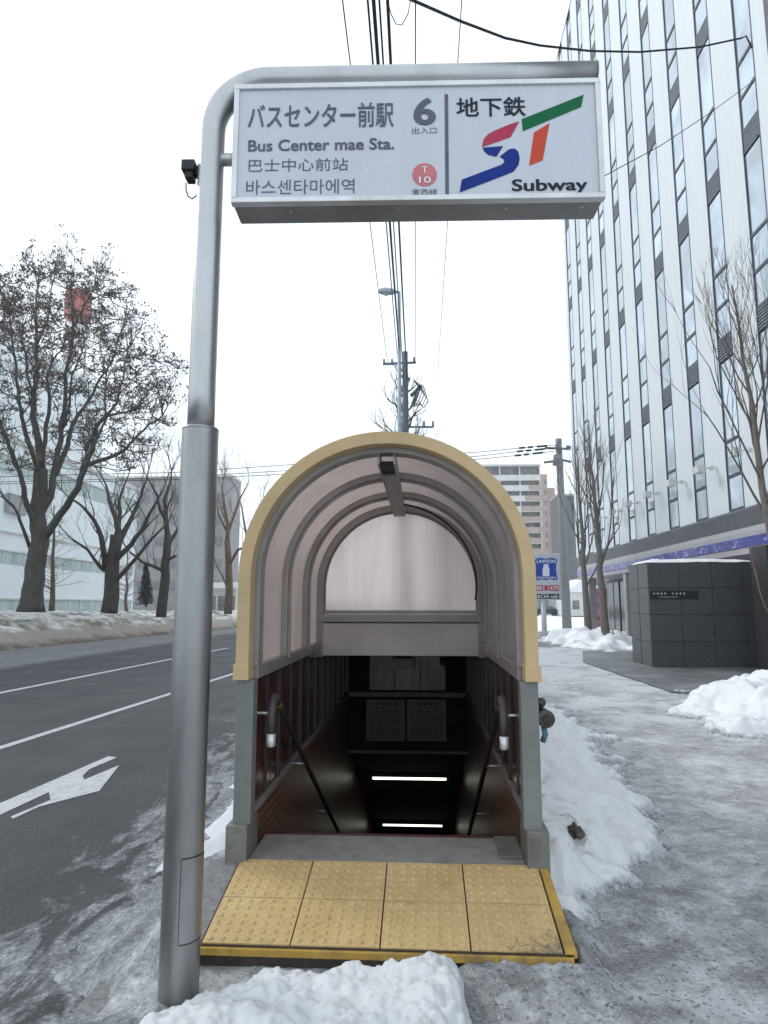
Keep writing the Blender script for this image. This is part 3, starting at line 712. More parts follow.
# side rails, side glazing, mullions, brick walls
for s in (-1, 1):
    xi = XC + s * .80
    a, b = sorted((xi + s * .05, xi - s * .045))
    mb = MB(); mb.box(a, b, 3.93, 6.45, 1.185, 1.262); mb.build('side_rail', M['rib'], ent, bevel=.004)
    a, b = sorted((xi + s * .04, xi - s * .015))
    mb = MB(); mb.box(a, b, 3.93, 16, .392, .43); mb.build('sill_rail', M['rib'], ent, bevel=.003)
    for k in range(3):
        y0, y1 = edges[k], edges[k + 1]
        a, b = sorted((xi + s * .02, xi + s * .008)); mb = MB(); mb.box(a, b, max(y0, 3.94) + .02, y1 - .02, .43, 1.185); mb.build('side_panel', M['dark_red_glass'], ent)
    ys_m = [4.4, 4.78, 5.2, 5.62, 6.0, 6.4, 6.9, 7.3, 7.7, 8.2, 8.7, 9.2]
    for k, y in enumerate(ys_m):
        wd = .028 if y in (4.78, 5.62, 6.4) else .008
        a, b = sorted((xi + s * .03, xi - s * (.006 if wd > .02 else .001))); mb = MB(); mb.box(a, b, y - wd, y + wd, .43, 1.185); mb.build('mullion', M['mull_in'], ent)
    a, b = sorted((xi + s * .075, xi)); mb = MB(); mb.box(a, b, 4.052, 18, -7, .391); mb.build('brick_wall', M['red_brick'], ent)
    a, b = sorted((xi + s * .09, xi + s * .03)); mb = MB(); mb.box(a, b, 6.46, 18, .431, 1.35); mb.build('inner_wall', M['dark_red_glass'], ent)
# roof over the lower stair, bulkheads, sloping ceiling
mb = MB(); mb.box(XC - .89, XC + .89, 6.465, 18.2, 1.36, 1.5); mb.build('stair_roof', M['rib'], ent)
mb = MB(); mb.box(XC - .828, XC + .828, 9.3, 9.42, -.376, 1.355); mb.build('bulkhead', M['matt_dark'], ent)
mb = MB()
for k in range(3): x = XC - .52 + k * .35; mb.box(x, x + .345, 9.285, 9.299, .45, 1.0)
mb.build('metal_sheet', M['corrugated'], ent, bevel=.004)
mb = MB(); mb.box(XC - .8, XC + .8, 9.22, 9.299, .37, .43); mb.box(XC - .8, XC + .8, 9.24, 9.299, -.376, -.34); mb.build('bulkhead_trim', M['post'], ent, bevel=.004)
mb = MB(); z1 = lambda y: -.375 - .565 * (y - 9.42)
mb.hexa([(XC - .8, 9.42, -.376), (XC + .8, 9.42, -.376), (XC + .8, 18, z1(18)), (XC - .8, 18, z1(18))], [(XC - .8, 9.42, .2), (XC + .8, 9.42, .2), (XC + .8, 18, z1(18) + .5), (XC - .8, 18, z1(18) + .5)])
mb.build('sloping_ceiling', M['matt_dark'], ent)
mb = MB()
for k in range(32):
    y = 4.25 + k * .29; z = .215 - k * .165; mb.box(XC - .8, XC + .8, y, y + .31, z - .5, z - .165)
mb.box(XC - .8, XC + .8, 13.5, 19, -5.9, -5.3); mb.build('stairs', M['granite_edge'], ent)
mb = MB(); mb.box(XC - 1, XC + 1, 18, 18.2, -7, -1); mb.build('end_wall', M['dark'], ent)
# threshold
mb = MB(); mb.box(XC - .763, XC + .762, 3.84, 4.25, -.03, .219); mb.build('threshold', M['concrete'], ent, bevel=.004)
mb = MB(); mb.box(XC - .763, XC + .62, 4.2505, 4.268, .18, .226); mb.build('nosing', M['maroon'], ent)
mb = MB(); mb.box(XC + .63, XC + .762, 3.92, 4.24, .2195, .236); mb.build('kerb_block', M['plinth'], ent, bevel=.004)
# handrails
for s in (-1, 1):
    xr = XC + s * .67
    up = [(xr, 3.93, .87), (xr, 3.93, .94), (xr, 3.935, 1.0), (xr, 3.96, 1.05), (xr, 4.0, 1.07), (xr, 4.05, 1.055), (xr, 4.10, 1.02)]
    dn = [(xr, 4.10, 1.02), (xr, 4.2, .965), (xr, 8.0, .965 - 3.8 * .565)]
    mb = MB(); mb.tube(dn, .019, 10); hr = mb.build('handrail', M['dark'], ent, smooth=True)
    mb = MB(); mb.tube(up, .024, 12); mb.build('grip', M['tape'], hr, smooth=True)
    mb = MB(); mb.tube([(xr, 4.09, 1.027), (xr, 4.17, .985)], .026, 12); mb.build('collar', M['gold'], hr, smooth=True)
    mb = MB(); mb.tube([(xr, 3.93, .80), (xr, 3.93, .81), (xr, 3.93, .875)], [.018, .026, .026], 12); mb.build('end_cap', M['alu'], hr, smooth=True)
    for (y, z) in ((3.96, .985), (5.1, .44), (6.4, -.28)):
        mb = MB(); mb.tube([(xr, y, z), (XC + s * .79, y, z)], .008, 8); mb.build('bracket', M['alu'], hr, smooth=True)

# tactile ramp in front of the threshold
ramp_t = thing('tactile_ramp', (XC, 3.5, 0), 'sloping ramp of eight yellow dotted tactile tiles before the stair', 'ramp')
YA, YB = 3.19, 3.837
ZA, ZB = .095, .222
def zr(y): return ZA + (ZB - ZA) * (y - YA) / (YB - YA)
x0, x1 = -1.015, .613
mb = MB(); mb.hexa([(-1.18, YA + .02, -.05), (.66, YA + .02, -.05), (.66, YB, -.05), (-1.18, YB, -.05)], [(-1.18, YA + .02, zr(YA) - .03), (.66, YA + .02, zr(YA) - .03), (.66, YB, zr(YB) - .025), (-1.18, YB, zr(YB) - .025)])
mb.build('base', M['dark'], ramp_t)
mb = MB(); mb.hexa([(-1.17, YA + .03, ZA - .028), (x0 - .004, YA + .03, ZA - .028), (x0 - .004, YB, ZB - .028), (-1.185, YB, ZB - .028)], [(-1.17, YA + .03, zr(YA + .03) - .004), (x0 - .004, YA + .03, zr(YA + .03) - .004), (x0 - .004, YB, ZB - .004), (-1.185, YB, ZB - .004)])
mb.build('stone_border', M['granite_edge'], ramp_t, bevel=.003)
mb = MB(); mb.box(x0, .655, YA - .018, YA + .018, .050, .082); mb.build('front_edge', M['yellow_strip'], ramp_t, bevel=.003)
mb = MB(); mb.box(x0, .655, YA - .004, YA + .004, .0825, .09); mb.box(-1.15, .66, YA, YA + .018, -.05, .049); mb.build('front_trim', M['bronze'], ramp_t)
mb = MB(); mb.hexa([(x1 + .006, YA - .004, ZA - .02), (.672, YA - .004, ZA - .02), (.662, YB, ZB - .02), (x1 + .006, YB, ZB - .02)], [(x1 + .006, YA - .004, ZA + .003), (.672, YA - .004, ZA + .003), (.662, YB, ZB + .003), (x1 + .006, YB, ZB + .003)])
mb.build('side_edge', M['yellow_strip'], ramp_t, bevel=.003)
tw = (x1 - x0) / 4; tl = (YB - YA) / 2
for j in range(2):
    for i in range(4):
        a = x0 + i * tw + .0035; b = x0 + (i + 1) * tw - .0035; p = YA + j * tl + .003; q = YA + (j + 1) * tl - .003
        mb = MB(); mb.hexa([(a, p, zr(p) - .02), (b, p, zr(p) - .02), (b, q, zr(q) - .02), (a, q, zr(q) - .02)], [(a, p, zr(p)), (b, p, zr(p)), (b, q, zr(q)), (a, q, zr(q))])
        for u in range(7):
            for t in range(6):
                cx = a + (u + .5) * (b - a) / 7; cy = p + (t + .5) * (q - p) / 6; z = zr(cy); rr = .0155
                vs = []; fs = []
                for (r2, hh) in ((rr, -.001), (rr * .8, .0045), (rr * .45, .0068)):
                    vs += [(cx + r2 * math.cos(k * math.pi / 5), cy + r2 * math.sin(k * math.pi / 5), z + hh + (ZB - ZA) / (YB - YA) * r2 * math.sin(k * math.pi / 5)) for k in range(10)]
                for l in range(2): fs += [(l * 10 + k, l * 10 + (k + 1) % 10, l * 10 + 10 + (k + 1) % 10, l * 10 + 10 + k) for k in range(10)]
                fs.append(tuple(20 + k for k in range(10))); mb.add(vs, fs)
        mb.build('tile', M['tactile'], ramp_t)

# ceiling lights, posters, fixtures down the stairs
for (y, lab) in ((10.36, 'upper lit fluorescent strip light down the stairwell'), (13.0, 'lower lit fluorescent strip light down the stairwell')):
    z = z1(y) - .05; t = thing('strip_light', (XC, y, z), lab, 'ceiling light', 'strip lights over the stairs')
    mb = MB(); mb.box(XC - .6, XC + .6, y - .05, y + .05, z + .012, z + .06); mb.build('housing', M['dark'], t)
    mb = MB(); mb.tube([(XC - .55, y - .02, z - .01), (XC + .55, y - .02, z - .01)], .02, 12); mb.build('tube', M['tube'], t, smooth=True)
for (a, b, lab, blk) in ((366, 405, 'dim framed notice beside the other, with densely printed text', 0), (407, 446, 'dim framed notice with a heading of four large characters', 1)):
    p0 = onY(a, 741, 9.2); p1 = onY(b, 700, 9.2); t = thing('notice_board', ((p0.x + p1.x) / 2, 9.2, p0.z), lab, 'notice', 'notices above the stairs')
    mb = MB(); mb.box(p0.x, p1.x, 9.205, 9.238, p0.z, p1.z); mb.build('board', M['poster'], t, bevel=.004)
    mb = MB()
    for r_ in range(11):
        z = p1.z - .12 - r_ * .038; x = p0.x + .06
        while x < p1.x - .08:
            l = rnd.uniform(.02, .09); mb.box(x, min(x + l, p1.x - .06), 9.2025, 9.2045, z, z + .012); x += l + rnd.uniform(.012, .03)
    for r_ in range(4):
        x = p0.x + .14 + r_ * .08; mb.box(x, x + .045, 9.2025, 9.2045, p1.z - .075, p1.z - .04)
    mb.build('lettering', M['poster_ink'], t)
t = thing('light_box', (XC - .02, 9.2, .8), 'unlit pale rectangular lamp box high on the stairwell bulkhead', 'lamp')
p0, p1 = onY(391, 669, 9.15), onY(415, 658, 9.15); mb = MB(); mb.box(p0.x, p1.x, 9.1, 9.27, p0.z, p1.z); mb.build('housing', M['fascia_metal'], t, bevel=.01)
mb = MB(); mb.box(p0.x + .06, p1.x - .06, 9.16, 9.22, p1.z, p1.z + .06); mb.build('mount', M['dark'], t)
t = thing('small_camera', (.2, 7.2, 1.2), 'small black camera hanging below the grey fascia panel', 'camera')
q = onY(443, 660, 7.2); mb = MB(); mb.tube([(q.x, 7.2, 1.34), (q.x, 7.2, q.z + .03)], .012, 8); mb.build('stem', M['rubber'], t)
mb = MB(); mb.tube([(q.x, 7.1, q.z - .02), (q.x, 7.3, q.z + .02)], .035, 12); mb.build('housing', M['rubber'], t, smooth=True)

# hose connection at the right post
t = thing('hose_connection', (.70, 3.75, .8), 'weathered bronze hose connection with teal strap on the right post', 'hose connection')
mb = MB(); mb.tube([(.64, 3.98, .99), (.68, 3.98, .99)], .035, 14); mb.tube([(.675, 3.98, .99), (.685, 3.86, .985)], .046, 16); mb.build('outlet', M['bronze'], t, smooth=True)
mb = MB(); mb.tube([(.685, 3.84, .985), (.685, 3.86, .985)], .05, 16); mb.build('cap', M['bronze'], t, smooth=True, bevel=.004)
mb = MB(); mb.tube([(.685, 3.826, .985), (.685, 3.841, .985)], .022, 6); mb.box(.655, .715, 3.834, 3.8395, .981, .989); mb.box(.681, .689, 3.834, 3.8395, .955, 1.015); mb.build('boss', M['dark'], t)
mb = MB(); mb.tube([(.665, 3.95, 1.06), (.665, 3.88, 1.07)], .028, 12); mb.build('valve', M['bronze'], t, smooth=True)
mb = MB(); mb.tube([(.675, 3.87, .94), (.68, 3.86, .90), (.67, 3.88, .86)], .016, 8); mb.build('strap', M['teal'], t, smooth=True)

# ------------------------------------------------------------------ sign pole and sign
PX, PY = onZ(175, 1003, 0).x, 2.94
ALPHA = R(1.9)
ca_, sa_ = math.cos(ALPHA), math.sin(ALPHA)
def onS(x, y, Yl):
    '''ray through a pixel met with the sign's own turned plane; result in the unturned frame about the pole'''
    d = ray(x, y); nx_, ny_ = -sa_, ca_
    t = (Yl - PY + nx_ * PX + ny_ * PY) / (nx_ * d.x + ny_ * d.y); X, Y = d.x * t - PX, d.y * t - PY
    return Vector((PX + ca_ * X + sa_ * Y, PY - sa_ * X + ca_ * Y, H + d.z * t))
pole = thing('sign_pole', (PX, PY, 0), 'tall steel pole with bent top arm standing in the snow before the stair', 'pole')
zc0 = onS(198, 431, PY).z
mb = MB(); mb.tube([(PX, PY, -.1), (PX, PY, zc0)], .0825, 40); mb.tube([(PX, PY, zc0), (PX, PY, zc0 + .012)], [.084, .080], 40); mb.build('sleeve', M['steel_low'], pole, smooth=True, bevel=.0015)
top = onS(400, 79, PY).z
pts = [(PX, PY, zc0 + .01), (PX, PY, 2.6), (PX, PY, 3.2), (PX, PY, top - .30)]
for k in range(1, 13):
    a = R(90 * k / 12); pts.append((PX + .28 - .28 * math.cos(a), PY, top - .28 + .28 * math.sin(a)))
xe = onS(594, 70, PY).x
pts += [(PX + .5, PY, top), (PX + 1.0, PY, top), (xe, PY, top)]
mb = MB(); mb.tube(pts, .062, 32); mb.build('upper_tube', M['steel'], pole, smooth=True)
mb = MB(); mb.tube([(xe, PY, top), (xe + .006, PY, top)], .064, 32); mb.build('end_cap', M['steel_low'], pole)
q = onS(225, 160, PY); mb = MB(); mb.tube([(PX, PY, q.z), (-.86, PY, q.z)], .03, 16); mb.build('side_arm', M['steel'], pole, smooth=True)
# access hatch: a curved plate a few mm proud of the sleeve
hz1, hz0 = onS(190, 860, PY - .08).z, onS(190, 945, PY - .08).z
mb = MB(); rr = .0842; n = 12; vs = []
for z in (hz0, hz1):
    for k in range(n + 1):
        a = R(-78 + 90 * k / n); vs.append((PX + rr * math.cos(a), PY + rr * math.sin(a), z))
mb.add(vs, [(k, k + 1, n + 2 + k, n + 1 + k) for k in range(n)]); mb.build('hatch', M['steel_low'], pole, smooth=True, fix=False)
mb = MB()
for (za, zb, ka, kb) in ((hz1, hz1 + .005, -78, 14), (hz0 - .005, hz0, -78, 14), (hz0, hz1, -80, -78)):
    vs = []
    for z in (za, zb):
        for k in range(13):
            a = R(ka + (kb - ka) * k / 12); vs.append((PX + .0846 * math.cos(a), PY + .0846 * math.sin(a), z))
    mb.add(vs, [(k, k + 1, 14 + k, 13 + k) for k in range(12)])
mb.build('hatch_seam', M['rubber'], pole, fix=False)

# sign box
YF, YK = 2.855, 3.035
A = onS(231, 203.5, YF); B = onS(603, 79, YF)
SX0, SX1, SZ0, SZ1 = A.x, onS(603, 150, YF).x, (A.z + onS(603, 199, YF).z) / 2, (onS(234, 86, YF).z + B.z) / 2
sign = thing('station_sign', (PX, PY, SZ0), 'wide white subway station sign box reading Bus Center mae Sta. under the bent arm', 'sign')
mb = MB(); mb.box(SX0 + .004, SX1 - .004, YF + .012, YK, SZ0 + .004, SZ1 - .004); mb.build('housing', M['alu_dark'], sign, bevel=.008)
fw = .026; mb = MB()
for q in ((SX0, SX1, SZ0, SZ0 + fw), (SX0, SX1, SZ1 - fw, SZ1), (SX0, SX0 + fw, SZ0 + fw, SZ1 - fw), (SX1 - fw, SX1, SZ0 + fw, SZ1 - fw)):
    mb.box(q[0], q[1], YF - .012, YF + .03, q[2], q[3])
mb.build('frame', M['alu'], sign, bevel=.003)
mb = MB(); mb.box(SX0 + fw, SX1 - fw, YF, YF + .01, SZ0 + fw, SZ1 - fw); face = mb.build('face', M['sign_face'], sign)
mb = MB()
for x in (-.62, -.1, .42, .78): mb.tube([(x, PY - .02, SZ0 - .003), (x, PY - .02, SZ0 + .004)], .006, 8)
for x in (-.55, .72): mb.box(x - .03, x + .03, PY - .03, PY + .03, SZ1 - .004, SZ1 + .03)
mb.build('fixing', M['alu'], sign)
YL = YF - .002
def zp(ox, oy, sc):
    def g(x, y):
        v = onS(ox + x / sc, oy + y / sc, YL); return (v.x, v.z)
    return g
za = zp(225, 80, 3.938); zb = zp(400, 80, 3.657)
def T(body, p0, p1, mat, bold=0.0): return lettering(body, p0, p1, YL, M[mat], sign, bold)
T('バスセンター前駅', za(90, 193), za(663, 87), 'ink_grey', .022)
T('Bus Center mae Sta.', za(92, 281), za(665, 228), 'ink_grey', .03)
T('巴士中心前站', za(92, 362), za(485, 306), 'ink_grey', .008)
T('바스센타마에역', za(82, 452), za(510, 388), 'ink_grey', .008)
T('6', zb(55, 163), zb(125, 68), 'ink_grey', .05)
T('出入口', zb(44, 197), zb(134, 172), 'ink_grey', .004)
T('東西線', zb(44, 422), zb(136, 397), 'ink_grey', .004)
T('地下鉄', zb(208, 135), zb(457, 61), 'ink', .022)
T('Subway', zb(412, 419), zb(683, 360), 'ink', .035)
def flat(poly, mat, name='logo', y=YL):
    mb = MB(); mb.v = [(p[0], y, p[1]) for p in poly]; mb.f = [tuple(range(len(poly)))]; return mb.build(name, M[mat], sign, fix=False)
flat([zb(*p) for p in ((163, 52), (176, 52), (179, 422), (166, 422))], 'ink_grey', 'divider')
flat([zb(*p) for p in ((445, 143), (672, 53), (663, 98), (449, 187))], 'green_ink')
flat([zb(*p) for p in ((490, 192), (547, 157), (522, 293), (472, 313))], 'orange_ink')
flat([zb(*p) for p in ((437, 150), (400, 162), (350, 183), (322, 198), (307, 215), (299, 245), (350, 228), (405, 208))], 'red_ink')
flat([zb(*p) for p in ((302, 247), (378, 241), (352, 281), (322, 273), (308, 261))], 'blue_ink')
flat([zb(*p) for p in ((400, 252), (420, 250), (433, 262), (438, 285), (434, 310), (415, 335), (385, 347), (300, 380), (218, 411), (226, 364), (372, 309), (381, 300), (380, 290), (364, 280))], 'blue_ink')
cc = [zb(90 + 45 * math.cos(R(k * 10)), 346 + 42 * math.sin(R(k * 10))) for k in range(36)]
flat(cc, 'pink_ink', 'line_badge')
YL -= .0015
T('T', zb(80, 340), zb(101, 316), 'white', .02)
T('10', zb(70, 377), zb(112, 353), 'white', .02)

# black camera box on the pole
t = thing('junction_box', (PX, PY, 3.5), 'small black box with dangling wire loop on the sign pole', 'junction box')
q0, q1 = onS(183, 183, PY), onS(199, 164, PY)
mb = MB(); mb.box(q0.x, q0.x + .065, PY - .04, PY + .04, q1.z - .055, q1.z); mb.box(q0.x + .015, q0.x + .055, PY - .03, PY + .03, q1.z - .09, q1.z - .055); mb.build('housing', M['rubber'], t, bevel=.005)
mb = MB(); mb.box(q0.x + .065, PX - .06, PY - .02, PY + .02, q1.z - .06, q1.z - .02); mb.build('bracket', M['rubber'], t, bevel=.003)
lp = [onS(186 + dx, yy, PY) for dx, yy in ((0, 183), (0, 190), (2, 196), (6, 199), (10, 196), (13, 190), (14, 184))]
mb = MB(); mb.tube(lp, .0035, 6); mb.build('wire_loop', M['rubber'], t, smooth=True)
jb = t

for o_ in (pole, sign, jb): o_.rotation_euler.z = ALPHA

# ------------------------------------------------------------------ trees
class Tree:
    def __init__(s, seed): s.t = MB(); s.c = MB(); s.k = MB(); s.r = random.Random(seed)
    def limb(s, pts, radii, n=7): s.t.tube(pts, radii, n)
    def grow(s, p, d, ln, r, lvl, up=.3, spread=.6, kids=3, tips=None, seg=4, mb=None, curl=.25, taper=.45, kr=(.55, .8)):
        mb = mb or (s.t if r > .03 else s.c); rr = s.r
        pts = [Vector(p)]; rad = [r]; dd = Vector(d).normalized()
        for i in range(seg):
            dd = (dd + Vector((rr.uniform(-1, 1), rr.uniform(-1, 1), rr.uniform(-.6, 1))) * curl + Vector((0, 0, up * .3))).normalized()
            pts.append(pts[-1] + dd * ln / seg); rad.append(r * (1 - (1 - taper) * (i + 1) / seg))
        mb.tube(pts, rad, 6 if r > .03 else (4 if r > .012 else 3), cap=False)
        if lvl <= 0:
            if tips is not None: tips.append((pts[-1], dd))
            return
        for i in range(kids):
            t = rr.uniform(.3, 1.0) if i else 1.0
            j = min(int(t * seg), seg - 1); q = pts[j].lerp(pts[j + 1], t * seg - j) if t < 1 else pts[-1]
            a = rr.uniform(0, 6.28); o = dd.orthogonal().normalized(); o = Matrix.Rotation(a, 3, dd) @ o
            nd = (dd + o * spread * rr.uniform(.6, 1.3) + Vector((0, 0, up))).normalized()
            s.grow(q, nd, ln * rr.uniform(*kr), max(.0035, rad[j] * rr.uniform(.5, .75)), lvl - 1, up, spread, kids, tips, seg, None, curl, taper, kr)
    def finish(s, name, base, label, tm, cm, group=None, km=None, cat='tree'):
        o = thing(name, base, label, cat, group)
        s.t.build('trunk', tm, o, smooth=True, fix=False)
        if s.c.v: s.c.build('crown', cm, o, fix=False)
        if s.k.v: s.k.build('seed_clusters', km, o, fix=False)
        return o
def cluster(mb, p, r, n, rr, size):
    for _ in range(n):
        v = Vector((rr.gauss(0, 1), rr.gauss(0, 1), rr.gauss(0, .55))) * r * .55; q = p + v
        a = Vector((rr.uniform(-1, 1), rr.uniform(-1, 1), rr.uniform(-1, 1))).normalized(); b = a.orthogonal().normalized()
        sz = size * rr.uniform(.5, 1.2)
        mb.add([q - a * sz, q + b * sz * .6, q + a * sz, q - b * sz * .6], [(0, 1, 2, 3)])

G_park = 'bare park trees beyond the road'
# the big elm: limbs traced at its own distance, then depth spread
YT = 29.0
el = Tree(11); er = el.r
def TP(x, y, dy=0): return onY(x, y, YT + dy)
limbs = [
 # (list of (x,y,depth), start radius, end radius)
 ([(31, 612, 0), (33, 590, 0), (37, 560, 0), (40, 535, 0), (38, 515, .1), (40, 490, .2), (41, 470, .3)], .50, .30),
 ([(41, 470, .3), (40, 448, .5), (34, 425, .8), (33, 400, 1.2), (37, 375, 1.3), (37, 345, 1.6), (36, 315, 1.9), (38, 285, 2)], .27, .05),
 ([(38, 530, 0), (27, 505, -.6), (22, 480, -.9), (12, 455, -1.2), (3, 430, -1.3), (-12, 400, -1.5), (-20, 360, -1.6)], .20, .04),
 ([(41, 475, .2), (31, 450, -.4), (24, 425, -.8), (18, 400, -1.2), (16, 370, -1.5), (12, 340, -1.8), (10, 315, -1.9)], .17, .04),
 ([(37, 520, 0), (50, 497, .4), (55, 470, .6), (60, 440, .9), (64, 410, 1.1), (66, 375, 1.2), (72, 345, 1.3), (73, 318, 1.4), (71, 290, 1.5)], .24, .05),
 ([(46, 535, 0), (60, 515, -.4), (78, 488, -.9), (86, 462, -1.3), (92, 450, -1.5), (97, 425, -1.7), (108, 415, -1.9), (127, 412, -2.2)], .25, .05),
 ([(86, 465, -1.3), (108, 458, -1.6), (122, 452, -1.9), (134, 440, -2.2), (150, 424, -2.5), (162, 416, -2.8)], .13, .03),
 ([(55, 475, .6), (68, 445, 1.4), (72, 425, 1.8), (88, 402, 2.4), (100, 380, 2.8), (112, 362, 3.2), (120, 335, 3.5)], .18, .035),
 ([(40, 470, .2), (45, 440, .2), (50, 400, 0), (47, 380, -.2), (53, 360, -.3), (60, 352, -.4)], .16, .04),
 ([(62, 430, 1), (70, 405, .6), (71, 375, .3), (80, 358, 0), (82, 352, 0)], .09, .03),
 ([(97, 425, -1.7), (118, 403, -2.2), (122, 380, -2.5), (128, 350, -2.8)], .09, .03),
 ([(60, 515, -.4), (72, 495, -1.5), (85, 470, -2.2), (96, 440, -3), (105, 420, -3.4), (106, 385, -3.8)], .13, .035),
 ([(36, 402, 1.2), (28, 378, .8), (24, 350, .5), (22, 335, .3)], .09, .03),
 ([(30, 548, 0), (20, 520, -1), (12, 505, -1.5), (2, 495, -1.8), (-8, 480, -2)], .11, .03),
 ([(37, 345, 1.6), (48, 320, 2), (50, 295, 2.2), (55, 275, 2.4)], .07, .025),
 ([(72, 330, 1.3), (85, 305, 1.2), (95, 285, 1.1)], .06, .025),
]
tips = []
for pts, ra, rb in limbs:
    P = [TP(x, y, d) for x, y, d in pts]; n = len(P)
    # resample with a little wobble
    Q = []; 
    for i in range(n - 1):
        for k in range(3):
            t = k / 3; q = P[i].lerp(P[i + 1], t); Q.append(q + Vector((er.uniform(-1, 1), er.uniform(-1, 1), 0)) * (.04 if i else 0))
    Q.append(P[-1]); m = len(Q)
    sc_ = 1 if ra > .45 else .8
    rads = [sc_ * (ra + (rb - ra) * (i / (m - 1)) ** .8) for i in range(m)]
    if ra > .45: rads = [r * (1 + .25 * math.exp(-i * .9)) for i, r in enumerate(rads)]
    el.limb(Q, rads, 10)
    if ra > .45: continue
    for i in range(m // 3, m, 1):
        if er.random() < .72:
            d = (Q[min(i + 1, m - 1)] - Q[i - 1]).normalized(); o = Matrix.Rotation(er.uniform(0, 6.28), 3, d) @ d.orthogonal().normalized()
            frac = i / m
            el.grow(Q[i], (d * .8 + o * .8 + Vector((0, 0, .5))), er.uniform(.7, 1.6), max(.012, rads[i] * .35), 2, .25, .8, 4, tips, 3, curl=.35)
    for _ in range(4):
        d = (Q[-1] - Q[-2]).normalized(); el.grow(Q[-1], d + Vector((er.uniform(-.6, .6), er.uniform(-.6, .6), .2)), er.uniform(.8, 1.4), .03, 2, .25, .7, 3, tips, 3, curl=.35)
nodes = [Vector(v) for v in el.t.v[::10] if v[2] > 6.0]
cen = TP(60, 398)
def crown_pt():
    while True:
        u = Vector((er.gauss(0, 1), er.gauss(0, 1), er.gauss(0, 1))).normalized() * er.uniform(.30, 1.0) ** .45
        if u.z < -.55: continue
        lob = 1 + .10 * noise.fractal(u * 2.2, 1.0, 2.0, 3)
        return cen + Vector((u.x * 5.6 * lob, u.y * 5.0 * lob, u.z * (7.0 if u.z > 0 else 5.6) * lob))
for _ in range(900):
    p = crown_pt()
    best = min((n_ for n_ in nodes), key=lambda n_: (n_ - p).length + (3.0 if n_.z > p.z + .3 else 0))
    L_ = (p - best).length
    if L_ > 4.5: continue
    q = [best]; bend = Vector((er.uniform(-1, 1), er.uniform(-1, 1), er.uniform(-1.2, -.1))) * L_ * .16
    for k in range(1, 6):
        t_ = k / 5; q.append(best.lerp(p, t_) + bend * (4 * t_ * (1 - t_)) + Vector((er.uniform(-1, 1), er.uniform(-1, 1), er.uniform(-1, 1))) * .05)
    el.c.tube(q, [.034, .028, .022, .016, .012, .008], 3, cap=False)
    nodes.append(q[3])
    for k in range(3):
        e = q[4] + Vector((er.uniform(-1, 1), er.uniform(-1, 1), er.uniform(-.2, 1))) * .45; el.c.tube([q[4], e], [.009, .005], 3, cap=False)
        if er.random() < .40 * (p.z > cen.z - .8): cluster(el.k, e, .15, 8, er, .06)
    if p.z > cen.z - .8 or er.random() < .4: cluster(el.k, p, .20, 16, er, .068)
for (p, d) in tips:
    if p.z > 8 and er.random() < .22: cluster(el.k, p, .18, 10, er, .062)
el.finish('elm_tree', TP(31, 612), 'biggest bare tree with clustered dry tufts, in front of the pale building', M['bark_elm'], M['twig'], G_park, M['seed'])

def limbed_tree(name, base, r0, limbs, Y, label, seed, tm='bark_dark', cm='twig', lvl=2, ln=1.2, dens=.6, cat='tree', group=G_park):
    t = Tree(seed); r = t.r
    for pts, ra, rb in limbs:
        P = [onY(x, y, Y + d) for x, y, d in pts]; Q = []
        for i in range(len(P) - 1):
            for k in range(2): Q.append(P[i].lerp(P[i + 1], k / 2) + (Vector((r.uniform(-1, 1), r.uniform(-1, 1), 0)) * .04 if i else Vector()))
        Q.append(P[-1]); m = len(Q); rads = [ra + (rb - ra) * (i / (m - 1)) for i in range(m)]
        t.limb(Q, rads, 8)
        if ra >= r0: continue
        for i in range(m // 3, m):
            if r.random() < dens:
                d = (Q[min(i + 1, m - 1)] - Q[i - 1]).normalized(); o = Matrix.Rotation(r.uniform(0, 6.28), 3, d) @ d.orthogonal().normalized()
                t.grow(Q[i], d * .6 + o + Vector((0, 0, .6)), ln * r.uniform(.6, 1.3), max(.012, rads[i] * .35), lvl, .3, .7, 3, None, 3, curl=.3)
        t.grow(Q[-1], (Q[-1] - Q[-2]), ln * 1.2, rb * .8, lvl, .3, .7, 4, None, 3, curl=.3)
    return t.finish(name, onY(*limbs[0][0][0][:2], Y), label, M[tm], M[cm], group, cat=cat)
limbed_tree('elm_tree', None, .4, [
 ([(109, 613, 0), (112, 595, 0), (112, 575, 0), (114, 555, 0), (116, 535, 0)], .50, .34),
 ([(116, 545, 0), (118, 530, 0), (116, 520, .2), (109, 500, .5), (106, 485, .8)], .24, .07),
 ([(106, 570, 0), (103, 545, -.5), (98, 528, -.8), (88, 512, -1), (77, 502, -1.3)], .20, .06),
 ([(104, 570, 0), (98, 565, -.8), (88, 550, -1.4), (72, 539, -2)], .13, .05),
 ([(118, 545, 0), (125, 530, .6), (133, 515, 1), (140, 497, 1.3), (147, 478, 1.6)], .20, .06),
 ([(116, 560, 0), (130, 545, -1), (142, 530, -1.6), (150, 512, -2), (160, 495, -2.3)], .17, .05),
 ([(116, 580, 0), (128, 568, -1.5), (138, 556, -2.2), (152, 538, -3), (163, 528, -3.4)], .15, .05),
 ([(118, 528, 0), (120, 512, 1), (119, 500, 1.3), (124, 486, 1.5)], .16, .06)], 38,
 'thick pruned bare tree, second from the biggest one, rising from the snow hump', 3, lvl=3, ln=1.5, dens=.8)
